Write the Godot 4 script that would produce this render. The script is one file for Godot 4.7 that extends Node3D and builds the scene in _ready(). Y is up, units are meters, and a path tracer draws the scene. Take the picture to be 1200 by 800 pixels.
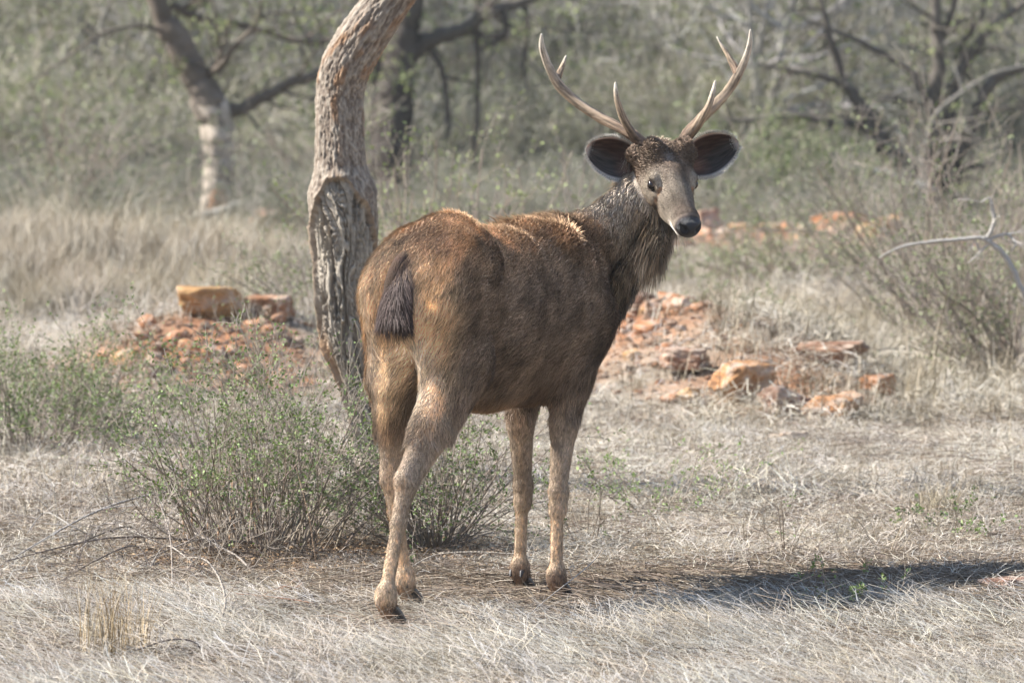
extends Node3D
# A sambar stag in dry scrub, looking back over its shoulder.

class Geo:
	var v := PackedVector3Array()
	var n := PackedVector3Array()
	var c := PackedColorArray()
	var i := PackedInt32Array()

	func mesh() -> ArrayMesh:
		var a := []
		a.resize(Mesh.ARRAY_MAX)
		a[Mesh.ARRAY_VERTEX] = v
		a[Mesh.ARRAY_NORMAL] = n
		a[Mesh.ARRAY_COLOR] = c
		a[Mesh.ARRAY_INDEX] = i
		var m := ArrayMesh.new()
		if i.size() > 0:
			m.add_surface_from_arrays(Mesh.PRIMITIVE_TRIANGLES, a)
		return m

	func smooth() -> void:
		n = PackedVector3Array()
		n.resize(v.size())
		for k in range(0, i.size(), 3):
			var a := i[k]
			var b := i[k + 1]
			var d := i[k + 2]
			var w := (v[d] - v[a]).cross(v[b] - v[a])
			n[a] += w
			n[b] += w
			n[d] += w
		for k in n.size():
			n[k] = n[k].normalized()

	# a tapered tube through pts; col0 at its start, col1 at its end
	func tube(pts: PackedVector3Array, rad: PackedFloat32Array, sides: int, col0: Color, col1: Color) -> void:
		var m := pts.size()
		var base := v.size()
		var t := (pts[1] - pts[0]).normalized()
		var x := t.cross(Vector3.UP if absf(t.y) < 0.9 else Vector3.RIGHT).normalized()
		for k in m:
			var t2 := (pts[mini(k + 1, m - 1)] - pts[maxi(k - 1, 0)]).normalized()
			x = (x - t2 * x.dot(t2)).normalized()
			var y := t2.cross(x)
			var cc := col0.lerp(col1, float(k) / (m - 1))
			for s in sides:
				var a := TAU * s / sides
				var dir := x * cos(a) + y * sin(a)
				v.append(pts[k] + dir * rad[k])
				n.append(dir)
				c.append(cc)
		for k in m - 1:
			for s in sides:
				var p := base + k * sides + s
				var q := base + k * sides + (s + 1) % sides
				i.append_array(PackedInt32Array([p, p + sides, q, q, p + sides, q + sides]))
		var tip := v.size()
		v.append(pts[m - 1] + (pts[m - 1] - pts[m - 2]).normalized() * rad[m - 1] * 0.5)
		n.append((pts[m - 1] - pts[m - 2]).normalized())
		c.append(col1)
		for s in sides:
			i.append_array(PackedInt32Array([base + (m - 1) * sides + s, tip, base + (m - 1) * sides + (s + 1) % sides]))

	# a folded leaf
	func leaf(p: Vector3, dir: Vector3, side: Vector3, l: float, w: float, col: Color) -> void:
		var b := v.size()
		var up := dir.cross(side)
		v.append_array(PackedVector3Array([p, p + dir * l * 0.5 + side * w + up * w * 0.35, p + dir * l, p + dir * l * 0.5 - side * w + up * w * 0.35]))
		var nn := (up + Vector3.UP * 0.4).normalized()
		for k in 4:
			n.append(nn)
			c.append(col)
		i.append_array(PackedInt32Array([b, b + 1, b + 2, b, b + 2, b + 3]))

	# a flat tapering blade through three points
	func blade(p0: Vector3, p1: Vector3, p2: Vector3, side: Vector3, w: float, nn: Vector3, col0: Color, col1: Color) -> void:
		var b := v.size()
		v.append_array(PackedVector3Array([p0 - side * w, p0 + side * w, p1 - side * w * 0.8, p1 + side * w * 0.8, p2]))
		for k in 5:
			n.append(nn)
			c.append(col0 if k < 2 else (col0.lerp(col1, 0.5) if k < 4 else col1))
		i.append_array(PackedInt32Array([b, b + 2, b + 1, b + 1, b + 2, b + 3, b + 2, b + 4, b + 3]))

class Grid:
	var o: Vector3
	var h: float
	var nx: int
	var ny: int
	var nz: int
	var f := PackedFloat32Array()

	func _init(lo: Vector3, hi: Vector3, cell: float) -> void:
		o = lo
		h = cell
		nx = int((hi.x - lo.x) / cell) + 2
		ny = int((hi.y - lo.y) / cell) + 2
		nz = int((hi.z - lo.z) / cell) + 2
		f.resize(nx * ny * nz)
		f.fill(1.0)

	# joins (or cuts) a tapered capsule; sz squeezes it sideways
	func bone(a: Vector3, b: Vector3, ra: float, rb: float, k: float, sz := 1.0, cut := false) -> void:
		var m := maxf(ra, rb) + k + h * 3.0
		var lo := Vector3(minf(a.x, b.x), minf(a.y, b.y), minf(a.z, b.z)) - Vector3(m, m, m) - o
		var hi := Vector3(maxf(a.x, b.x), maxf(a.y, b.y), maxf(a.z, b.z)) + Vector3(m, m, m) - o
		var x0 := maxi(int(lo.x / h), 0)
		var y0 := maxi(int(lo.y / h), 0)
		var z0 := maxi(int(lo.z / h), 0)
		var x1 := mini(int(hi.x / h) + 1, nx - 1)
		var y1 := mini(int(hi.y / h) + 1, ny - 1)
		var z1 := mini(int(hi.z / h) + 1, nz - 1)
		var iz := 1.0 / sz
		var ab := (b - a) * Vector3(1, 1, iz)
		var ll := 1.0 / maxf(ab.length_squared(), 1e-9)
		var dr := rb - ra
		var kk := 0.25 / k
		for z in range(z0, z1 + 1):
			for y in range(y0, y1 + 1):
				var at := (z * ny + y) * nx + x0
				var q := (o + Vector3(x0, y, z) * h - a) * Vector3(1, 1, iz)
				for x in range(x0, x1 + 1):
					var t := clampf(q.dot(ab) * ll, 0.0, 1.0)
					var d := (q - ab * t).length() - ra - dr * t
					var e := f[at]
					if cut:
						d = -d
						var j := k - absf(e - d)
						f[at] = maxf(e, d) + (j * j * kk if j > 0.0 else 0.0)
					else:
						var j := k - absf(e - d)
						f[at] = minf(e, d) - (j * j * kk if j > 0.0 else 0.0)
					at += 1
					q.x += h

	func grad(p: Vector3) -> Vector3:
		return Vector3(val(p + Vector3(h, 0, 0)) - val(p - Vector3(h, 0, 0)), val(p + Vector3(0, h, 0)) - val(p - Vector3(0, h, 0)), val(p + Vector3(0, 0, h)) - val(p - Vector3(0, 0, h)))

	func val(p: Vector3) -> float:
		var q := (p - o) / h
		var x := clampi(int(q.x), 0, nx - 2)
		var y := clampi(int(q.y), 0, ny - 2)
		var z := clampi(int(q.z), 0, nz - 2)
		var u := q - Vector3(x, y, z)
		var at := (z * ny + y) * nx + x
		var s := nx * ny
		return lerpf(lerpf(lerpf(f[at], f[at + 1], u.x), lerpf(f[at + nx], f[at + nx + 1], u.x), u.y), lerpf(lerpf(f[at + s], f[at + s + 1], u.x), lerpf(f[at + s + nx], f[at + s + nx + 1], u.x), u.y), u.z)

	# surface nets
	func net() -> Array:
		var vs := PackedVector3Array()
		var ns := PackedVector3Array()
		var ix := PackedInt32Array()
		var id := PackedInt32Array()
		id.resize(f.size())
		id.fill(-1)
		var s := nx * ny
		var off := [0, 1, nx, nx + 1, s, s + 1, s + nx, s + nx + 1]
		var near := 2.0 * h
		for z in nz - 1:
			for y in ny - 1:
				var at := (z * ny + y) * nx - 1
				for x in nx - 1:
					at += 1
					var e := f[at]
					if e > near or e < -near:
						continue
					var neg := 0
					for k in off:
						if f[at + k] < 0.0:
							neg += 1
					if neg == 0 or neg == 8:
						continue
					var sum := Vector3.ZERO
					var cnt := 0
					for k in 8:
						for ax in [1, 2, 4]:
							if k & ax:
								continue
							var fa: float = f[at + off[k]]
							var fb: float = f[at + off[k | ax]]
							if (fa < 0.0) != (fb < 0.0):
								var p := Vector3(k & 1, (k >> 1) & 1, (k >> 2) & 1)
								var t := fa / (fa - fb)
								if ax == 1:
									p.x += t
								elif ax == 2:
									p.y += t
								else:
									p.z += t
								sum += p
								cnt += 1
					id[at] = vs.size()
					vs.append(o + (Vector3(x, y, z) + sum / cnt) * h)
		for p in vs:
			ns.append(grad(p).normalized())
		for z in range(1, nz - 1):
			for y in range(1, ny - 1):
				var at := (z * ny + y) * nx
				for x in range(1, nx - 1):
					var p := at + x
					var e := f[p]
					if e > near or e < -near:
						continue
					var ins := e < 0.0
					if (f[p + 1] < 0.0) != ins:
						_quad(ix, id[p], id[p - nx], id[p - nx - s], id[p - s], ins)
					if (f[p + nx] < 0.0) != ins:
						_quad(ix, id[p], id[p - s], id[p - s - 1], id[p - 1], ins)
					if (f[p + s] < 0.0) != ins:
						_quad(ix, id[p], id[p - 1], id[p - 1 - nx], id[p - nx], ins)
		return [vs, ns, ix]

	func _quad(ix: PackedInt32Array, a: int, b: int, d: int, e: int, flip: bool) -> void:
		if a < 0 or b < 0 or d < 0 or e < 0:
			return
		if flip:
			ix.append_array(PackedInt32Array([a, d, b, a, e, d]))
		else:
			ix.append_array(PackedInt32Array([a, b, d, a, d, e]))

var names := {}
var rng := RandomNumberGenerator.new()
var noise := FastNoiseLite.new()
var fine := FastNoiseLite.new()
var mats := {}

func numbered(called: String) -> String:
	var k: int = names.get(called, 0)
	names[called] = k + 1
	return called if k == 0 else "%s_%03d" % [called, k]

func tag(o: Node3D, label: String, category: String, group := "", kind := "") -> Node3D:
	if label:
		o.set_meta("label", label)
	if category:
		o.set_meta("category", category)
	if group:
		o.set_meta("group", group)
	if kind:
		o.set_meta("kind", kind)
	return o

func thing(called: String, label: String, category: String, at: Vector3, group := "") -> Node3D:
	var o := Node3D.new()
	o.name = numbered(called)
	o.position = at
	add_child(o, true)
	tag(o, label, category, group)
	return o

func obj(called: String, m: Mesh, mat: Material, parent: Node3D = self) -> MeshInstance3D:
	var o := MeshInstance3D.new()
	o.name = called if parent != self else numbered(called)
	o.mesh = m
	o.material_override = mat
	parent.add_child(o, true)
	if called in ["twigs", "stems", "leaves"]:
		o.set_meta("kind", "stuff")
	return o

func many(called: String, m: Mesh, mat: Material, buf: PackedFloat32Array, parent: Node3D = self) -> MultiMeshInstance3D:
	var o := MultiMeshInstance3D.new()
	var mm := MultiMesh.new()
	mm.transform_format = MultiMesh.TRANSFORM_3D
	mm.use_colors = true
	mm.mesh = m
	mm.instance_count = buf.size() / 16
	mm.buffer = buf
	o.multimesh = mm
	o.material_override = mat
	o.name = called if parent != self else numbered(called)
	parent.add_child(o, true)
	o.set_meta("kind", "stuff")
	return o

func put(buf: PackedFloat32Array, b: Basis, p: Vector3, c: Color) -> void:
	buf.append_array(PackedFloat32Array([b.x.x, b.y.x, b.z.x, p.x, b.x.y, b.y.y, b.z.y, p.y, b.x.z, b.y.z, b.z.z, p.z, c.r, c.g, c.b, 1.0]))

func paint(rough := 0.9, spec := 0.3) -> StandardMaterial3D:
	var m := StandardMaterial3D.new()
	m.vertex_color_use_as_albedo = true
	m.roughness = rough
	m.metallic_specular = spec
	return m

func relief(m: StandardMaterial3D, freq: float, cm: float, scale: float, octaves := 4) -> StandardMaterial3D:
	var t := NoiseTexture2D.new()
	t.width = 512
	t.height = 512
	t.seamless = true
	var n := FastNoiseLite.new()
	n.seed = int(freq * 1000)
	n.frequency = freq
	n.fractal_octaves = octaves
	t.noise = n
	m.heightmap_enabled = true
	m.heightmap_texture = t
	m.heightmap_scale = cm
	m.uv1_triplanar = true
	m.uv1_scale = Vector3.ONE * scale
	return m

func rnd(a: float, b: float) -> float:
	return rng.randf_range(a, b)

func rdir() -> Vector3:
	return Vector3(rng.randfn(), rng.randfn(), rng.randfn()).normalized()

func vary(c: Color, by: float) -> Color:
	var k := rnd(1.0 - by, 1.0 + by)
	return Color(c.r * k * rnd(0.96, 1.04), c.g * k, c.b * k * rnd(0.94, 1.06))

func line(a: Array) -> Array:      # x, y, z, radius, x, y ... -> points, radii
	var p := PackedVector3Array()
	var r := PackedFloat32Array()
	for k in range(0, a.size(), 4):
		p.append(Vector3(a[k], a[k + 1], a[k + 2]))
		r.append(a[k + 3])
	return [p, r]

func curved(a: Array, per: int) -> Array:   # the same through a smooth curve
	var l := line(a)
	var p: PackedVector3Array = l[0]
	var r: PackedFloat32Array = l[1]
	var q := PackedVector3Array()
	var s := PackedFloat32Array()
	for k in p.size() - 1:
		for j in per:
			var t := float(j) / per
			q.append(p[k].cubic_interpolate(p[k + 1], p[maxi(k - 1, 0)], p[mini(k + 2, p.size() - 1)], t))
			s.append(lerpf(r[k], r[k + 1], t))
	q.append(p[p.size() - 1])
	s.append(r[r.size() - 1])
	return [q, s]

func bump(x: float, z: float, cx: float, cz: float, rx: float, rz: float) -> float:
	var q := ((x - cx) / rx) ** 2 + ((z - cz) / rz) ** 2
	return exp(-q * 1.4)

func ground_at(x: float, z: float) -> float:
	var far := smoothstep(-23.0, -30.0, z)
	var y := (0.012 + 0.02 * far) * noise.get_noise_2d(x * 9.0, z * 9.0) + (0.015 + 0.06 * far) * noise.get_noise_2d(x * 2.2 + 50.0, z * 2.2)
	y -= 0.018 + 0.04 * bump(x, z, 0.2, -18.85, 0.7, 0.55)
	y += 0.06 * bump(x, z, 1.15, -29.2, 0.9, 1.5)
	y += 0.10 * bump(x, z, -0.75, -23.2, 0.9, 1.2)
	y += 0.36 * bump(x, z, -1.60, -29.4, 1.05, 1.3)
	y += 0.28 * bump(x, z, 0.72, -29.4, 0.75, 1.7) + 0.28 * bump(x, z, 1.30, -28.2, 0.70, 1.3)
	y += 0.16 * bump(x, z, 1.9, -35.0, 1.2, 1.6)
	y += 0.22 * bump(x, z, -3.3, -39.0, 1.6, 3.0) + 0.2 * bump(x, z, 2.4, -42.5, 2.2, 2.0) + 0.12 * bump(x, z, -0.7, -41.0, 1.6, 2.0)
	if z < -56.0:
		var t := -z - 56.0
		y += t * t / (t + 14.0) * 0.13
	return y

# how bare the soil is: the trodden strip right of the stag, the rubble mounds, under the shrub
func bare_at(x: float, z: float) -> float:
	var b := 0.0
	b = maxf(b, 1.3 * bump(x, z, 1.15, -19.05, 1.05, 0.42))
	b = maxf(b, 0.9 * bump(x, z, -0.7, -20.1, 0.75, 0.35))
	b = maxf(b, 1.4 * bump(x, z, -1.72, -28.4, 0.75, 0.9))
	b = maxf(b, 1.25 * bump(x, z, 0.72, -29.2, 0.68, 1.5))
	b = maxf(b, 1.2 * bump(x, z, 1.35, -26.9, 0.65, 0.7))
	b = maxf(b, 0.8 * bump(x, z, 1.75, -27.6, 0.35, 0.8))
	b = maxf(b, 1.1 * bump(x, z, 2.0, -43.0, 1.9, 1.8))
	b = maxf(b, 0.8 * bump(x, z, -1.2, -43.0, 1.2, 1.4))
	b = maxf(b, 0.8 * bump(x, z, -3.5, -41.5, 0.8, 0.8))
	return clampf(b + 0.5 * noise.get_noise_2d(x * 14.0 + 9.0, z * 14.0), 0.0, 1.0)

func set_up() -> void:
	rng.seed = 20240611
	noise.seed = 3
	noise.frequency = 0.1
	noise.fractal_octaves = 3
	fine.seed = 11
	fine.frequency = 0.1
	fine.fractal_octaves = 2
	# camera: a long lens from a vehicle's height, focused on the stag
	var cam := Camera3D.new()
	cam.name = "camera"
	cam.position = Vector3(0, 2.12, 0)
	cam.rotation_degrees.x = -3.796
	add_child(cam)
	var lens := CameraAttributesPhysical.new()
	lens.frustum_focal_length = 189.0
	lens.frustum_focus_distance = 18.7
	lens.frustum_near = 0.5
	lens.frustum_far = 1200.0
	lens.exposure_aperture = 5.3
	cam.attributes = lens
	cam.fov = 7.265
	cam.far = 1200.0
	cam.current = true
	var env := Environment.new()
	env.background_mode = Environment.BG_SKY
	var sky := Sky.new()
	var sm := ProceduralSkyMaterial.new()
	sm.sky_top_color = Color(0.50, 0.62, 0.80)
	sm.sky_horizon_color = Color(0.80, 0.83, 0.85)
	sm.sky_curve = 0.2
	sm.ground_horizon_color = Color(0.6, 0.58, 0.52)
	sm.ground_bottom_color = Color(0.4, 0.36, 0.3)
	sm.sky_energy_multiplier = 0.78
	sky.sky_material = sm
	env.sky = sky
	env.tonemap_mode = Environment.TONE_MAPPER_LINEAR
	env.tonemap_exposure = 2.5
	env.fog_enabled = true
	env.fog_density = 0.00045
	env.fog_light_color = Color(0.93, 0.94, 0.93)
	env.sdfgi_enabled = true
	env.ssao_enabled = true
	env.ssil_enabled = true
	var we := WorldEnvironment.new()
	we.name = "environment"
	we.environment = env
	add_child(we)
	var sun := DirectionalLight3D.new()
	sun.name = "sun"
	sun.light_energy = 1.6
	sun.light_color = Color(1.0, 0.985, 0.96)
	sun.light_angular_distance = 0.5
	sun.shadow_enabled = true
	var to_sun := Vector3(-0.97, 0.82, -0.07).normalized()
	sun.basis = Basis.looking_at(-to_sun)
	add_child(sun)

# ---------------------------------------------------------------- the ground

func steps(fine_lo: float, fine_hi: float, cell: float, out_lo: float, out_hi: float) -> PackedFloat32Array:
	var a := PackedFloat32Array()
	var x := fine_lo
	var left: Array[float] = []
	var s := cell
	while x > out_lo:
		s *= 1.22
		x -= s
		left.append(x)
	left.reverse()
	for l in left:
		a.append(l)
	x = fine_lo
	while x < fine_hi:
		a.append(x)
		x += cell
	s = cell
	while x < out_hi:
		a.append(x)
		s *= 1.22
		x += s
	a.append(x)
	return a

func terrain() -> void:
	var xs := steps(-6.0, 6.5, 0.09, -420.0, 420.0)
	var zs := steps(-48.0, -15.0, 0.11, -700.0, 60.0)
	var g := Geo.new()
	for z in zs:
		for x in xs:
			g.v.append(Vector3(x, ground_at(x, z), z))
			var b := bare_at(x, z)
			var n := noise.get_noise_2d(x * 30.0, z * 30.0)
			var c := Color(0.36, 0.30, 0.23)
			c = c.lerp(Color(0.46, 0.33, 0.23), b * 0.9)
			if z < -26.0:
				c = c.lerp(Color(0.41, 0.205, 0.112), clampf(b * 1.2 - 0.15, 0.0, 1.0))
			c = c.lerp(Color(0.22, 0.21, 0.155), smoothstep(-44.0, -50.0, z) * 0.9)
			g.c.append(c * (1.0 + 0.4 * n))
	var w := xs.size()
	for j in zs.size() - 1:
		for k in w - 1:
			var a := j * w + k
			g.i.append_array(PackedInt32Array([a, a + 1, a + w, a + 1, a + w + 1, a + w]))
	g.smooth()
	if g.n[w * 20 + 20].y < 0.0:
		flip_out(g)
	tag(obj("ground", g.mesh(), relief(paint(0.95, 0.1), 0.06, 2.5, 2.2)), "", "", "", "structure")

# clumps of dry grass: n blades, lengths, how far they arch over
func grass_clump(n: int, lo: float, hi: float, spread: float, flop: float, w: float, seed_: int, one_way := 0.0) -> ArrayMesh:
	var r := RandomNumberGenerator.new()
	r.seed = seed_
	var g := Geo.new()
	for k in n:
		var a := r.randf_range(0, TAU)
		var q := sqrt(r.randf()) * spread
		var p0 := Vector3(cos(a) * q, -0.01, sin(a) * q)
		var b := r.randf_range(0, TAU)
		if r.randf() < one_way:
			b = r.randf_range(-0.7, 0.7)
		var d := Vector3(cos(b), 0, sin(b))
		var l := r.randf_range(lo, hi)
		var f := clampf(flop * r.randf_range(0.4, 1.5), 0.03, 1.45)
		var p1 := p0 + (d * sin(f * 0.55) + Vector3.UP * cos(f * 0.55)) * l * 0.5
		var p2 := p1 + (d * sin(f * 1.25) + Vector3.UP * cos(f * 1.25)) * l * 0.5
		p2.y = maxf(p2.y, 0.004 + r.randf() * 0.02)
		var side := Vector3(-d.z, 0, d.x).rotated(Vector3.UP, r.randf_range(-0.6, 0.6))
		var up := (p2 - p0).normalized().cross(side)
		if up.y < 0.0:
			side = -side
			up = -up
		var nn := (up + Vector3.UP * 0.5 + Vector3(r.randfn(), 0, r.randfn()) * 0.25).normalized()
		var v := r.randf_range(0.62, 1.3)
		var t := r.randf_range(-0.08, 0.08)
		var c := Color(v * (1.0 + t), v, v * (1.0 - t * 1.5))
		g.blade(p0, p1, p2, side, w * r.randf_range(0.6, 1.3), nn, c * 0.85, c * 1.1)
	return g.mesh()

# a matted tangle of thin dead blades lying every which way
func tangle(n: int, lo: float, hi: float, spread: float, high: float, w: float, seed_: int, comb := 0.0) -> ArrayMesh:
	var r := RandomNumberGenerator.new()
	r.seed = seed_
	var g := Geo.new()
	for k in n:
		var a := r.randf_range(0, TAU)
		var q := sqrt(r.randf()) * spread
		var y := pow(r.randf(), 1.6) * high
		var p0 := Vector3(cos(a) * q, y, sin(a) * q)
		var b := r.randf_range(0, TAU)
		var e := r.randf_range(-0.25, 0.7)
		if r.randf() < comb:
			b = r.randf_range(-0.9, 0.9)
			e = r.randf_range(-0.6, -0.05)
			p0.y += 0.05
		var d := Vector3(cos(b) * cos(e), sin(e), sin(b) * cos(e))
		var l := r.randf_range(lo, hi)
		var d2 := (d + Vector3(r.randfn(), r.randfn() * 0.6 - 0.35, r.randfn()) * 0.45).normalized()
		var p1 := p0 + d * l * 0.5
		var p2 := p1 + d2 * l * 0.5
		p1.y = maxf(p1.y, 0.003)
		p2.y = maxf(p2.y, 0.002)
		var side := d.cross(Vector3(r.randfn() * 0.4, 1, r.randfn() * 0.4)).normalized()
		var up := side.cross(d)
		if up.y < 0.0:
			side = -side
			up = -up
		var nn := (up + Vector3.UP * 0.3).normalized()
		var v := r.randf_range(0.35, 1.35)
		var t := r.randf_range(-0.07, 0.09)
		var c := Color(v * (1.0 + t), v, v * (1.0 - t * 1.5))
		g.blade(p0, p1, p2, side, w * r.randf_range(0.6, 1.3), nn, c, c)
	return g.mesh()

func visible_x(z: float, margin: float) -> float:   # half the width of ground worth covering at that distance
	return -z * 0.0955 + margin

func grasses() -> void:
	var straw := paint(0.75, 0.35)
	straw.backlight_enabled = true
	straw.backlight = Color(0.52, 0.49, 0.43)
	var bufs := []
	for k in 9:
		bufs.append(PackedFloat32Array())
	var tone := [Color(0.66, 0.59, 0.49), Color(0.73, 0.67, 0.575), Color(0.54, 0.465, 0.375), Color(0.61, 0.565, 0.50)]
	var z := -15.2
	while z > -60.0:
		var step := 0.25 if z > -26.0 else (0.4 if z > -40.0 else 0.7)
		var half := visible_x(z, 1.3)
		var dense := 120.0 if z > -26.0 else (75.0 if z > -40.0 else 36.0)
		if z < -50.0:
			dense = 16.0
		var n := int(dense * half * 2.0 * step)
		for k in n:
			var x := rnd(-half, half)
			var zz := z - rnd(0, step)
			var b := bare_at(x, zz)
			var p := Vector3(x, ground_at(x, zz), zz)
			if rng.randf() < b * 0.97:
				continue
			var patch := noise.get_noise_2d(x * 6.0 + 100.0, zz * 3.0)
			var c: Color = tone[rng.randi() % 4]
			c = c.lerp(Color(0.52, 0.45, 0.37), clampf(patch * 1.5, 0.0, 0.7)) if zz < -19.5 else c
			c = vary(c, 0.16)
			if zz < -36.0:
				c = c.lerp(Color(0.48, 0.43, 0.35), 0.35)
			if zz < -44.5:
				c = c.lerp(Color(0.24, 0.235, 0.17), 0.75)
			var s := rnd(0.75, 1.3) * (0.8 if zz > -22.0 else 1.0)
			var near := maxf(bump(x, zz, -0.42, -17.75, 0.30, 0.55), bump(x, zz, 0.12, -18.4, 0.34, 0.6))
			s *= 1.0 - 0.62 * clampf(near * 1.4, 0.0, 1.0)
			var ang := rnd(0, TAU)
			var kind := 0
			var t := rng.randf()
			if zz > -18.4:
				# the combed, half lying grass nearest the camera
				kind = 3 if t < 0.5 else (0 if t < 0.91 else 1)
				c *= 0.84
				ang = rnd(-0.9, 0.25) if kind == 3 else ang
			elif zz > -26.0:
				kind = 0 if t < 0.84 else (1 if t < 0.95 else (2 if t < 0.965 else 3))
				s *= 0.85 + 0.5 * patch
			else:
				kind = 0 if t < 0.7 else (1 if t < 0.95 else 2)
				s *= 1.1 + 0.5 * patch
				if x > 0.9 and zz > -34.0:
					s *= 1.4
					c = c.lerp(Color(0.62, 0.55, 0.42), 0.4)
			if zz < -46.0:
				s *= 1.1
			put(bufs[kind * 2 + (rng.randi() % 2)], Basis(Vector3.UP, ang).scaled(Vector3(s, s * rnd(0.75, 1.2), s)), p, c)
		z -= step
	var shapes := [
		tangle(64, 0.04, 0.15, 0.16, 0.075, 0.0011, 1), tangle(64, 0.03, 0.13, 0.15, 0.06, 0.0012, 2),
		grass_clump(34, 0.06, 0.20, 0.10, 0.75, 0.0011, 3), grass_clump(30, 0.05, 0.17, 0.08, 0.85, 0.0012, 4),
		grass_clump(5, 0.22, 0.42, 0.08, 0.35, 0.0011, 5), grass_clump(4, 0.2, 0.36, 0.06, 0.5, 0.0012, 6),
		tangle(84, 0.08, 0.36, 0.17, 0.075, 0.0009, 7, 0.7), tangle(72, 0.07, 0.28, 0.16, 0.065, 0.0009, 8, 0.5)]
	for k in 8:
		many("dry_grass", shapes[k], straw, bufs[k])
	# the bright feathery grass on the hump beyond the mound
	var pb := PackedFloat32Array()
	for k in 420:
		var x := 1.95 + rng.randfn() * 0.45
		var zz := -29.5 + rng.randfn() * 1.3
		var s := rnd(0.8, 1.5)
		put(pb, Basis(Vector3.UP, rnd(0, TAU)).scaled(Vector3.ONE * s), Vector3(x, ground_at(x, zz), zz), vary(Color(0.86, 0.78, 0.64), 0.15))
	for k in 260:
		var x := 1.25 + rng.randfn() * 0.5
		var zz := -32.5 + rng.randfn() * 0.8
		var s := rnd(0.8, 1.7)
		put(pb, Basis(Vector3.UP, rnd(0, TAU)).scaled(Vector3(s, s * 1.2, s)), Vector3(x, ground_at(x, zz), zz), vary(Color(0.80, 0.73, 0.60), 0.15))
	many("pale_grass", shapes[2], straw, pb)
	# dead stalks, twigs and bits of bark lying about
	var lit := Geo.new()
	var r := RandomNumberGenerator.new()
	r.seed = 77
	for k in 26:
		var a := r.randf_range(0, TAU)
		var p := Vector3(r.randfn() * 0.12, r.randf_range(0.003, 0.02), r.randfn() * 0.12)
		var d := Vector3(cos(a), r.randf_range(-0.08, 0.2), sin(a)) * r.randf_range(0.02, 0.09)
		var v := r.randf_range(0.5, 1.5)
		lit.tube(PackedVector3Array([p, p + d + Vector3(0, 0.004, 0), p + d * 2.0]), PackedFloat32Array([0.0013, 0.0011, 0.0007]), 4, Color(v, v * 0.95, v * 0.9), Color(v, v * 0.95, v * 0.9))
	var lb := PackedFloat32Array()
	for k in 2600:
		var zz := -rnd(16.0, 27.0)
		var x := rnd(-1, 1) * visible_x(zz, 1.0)
		if rng.randf() < 0.35:
			x = 1.1 + rng.randfn() * 0.8
			zz = -19.0 + rng.randfn() * 0.35
		put(lb, Basis(Vector3.UP, rnd(0, TAU)).scaled(Vector3.ONE * rnd(0.7, 1.5)), Vector3(x, ground_at(x, zz), zz), vary(Color(0.20, 0.155, 0.115).lerp(Color(0.34, 0.29, 0.24), rng.randf()), 0.3))
	many("twig_litter", lit.mesh(), paint(0.9, 0.2), lb)
	# fallen leaves under the shrub and on the bare strip
	var lf := Geo.new()
	for k in 12:
		var a := r.randf_range(0, TAU)
		var d := Vector3(cos(a), r.randf_range(-0.2, 0.5), sin(a)).normalized()
		lf.leaf(Vector3(r.randfn() * 0.06, 0.006 + 0.012 * r.randf(), r.randfn() * 0.06), d, Vector3(-sin(a), r.randf_range(-0.4, 0.4), cos(a)).normalized(), r.randf_range(0.012, 0.03), r.randf_range(0.004, 0.009), Color.WHITE * r.randf_range(0.6, 1.3))
	var fb := PackedFloat32Array()
	for k in 1500:
		var x := -0.75 + rng.randfn() * 0.42
		var zz := -20.05 + rng.randfn() * 0.3
		if k % 3 == 0:
			x = 1.15 + rng.randfn() * 0.7
			zz = -19.05 + rng.randfn() * 0.28
		put(fb, Basis(Vector3.UP, rnd(0, TAU)), Vector3(x, ground_at(x, zz), zz), vary(Color(0.33, 0.20, 0.11).lerp(Color(0.42, 0.31, 0.2), rng.randf()), 0.3))
	many("leaf_litter", lf.mesh(), paint(0.85, 0.2), fb)

# ---------------------------------------------------------------- stones

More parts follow.
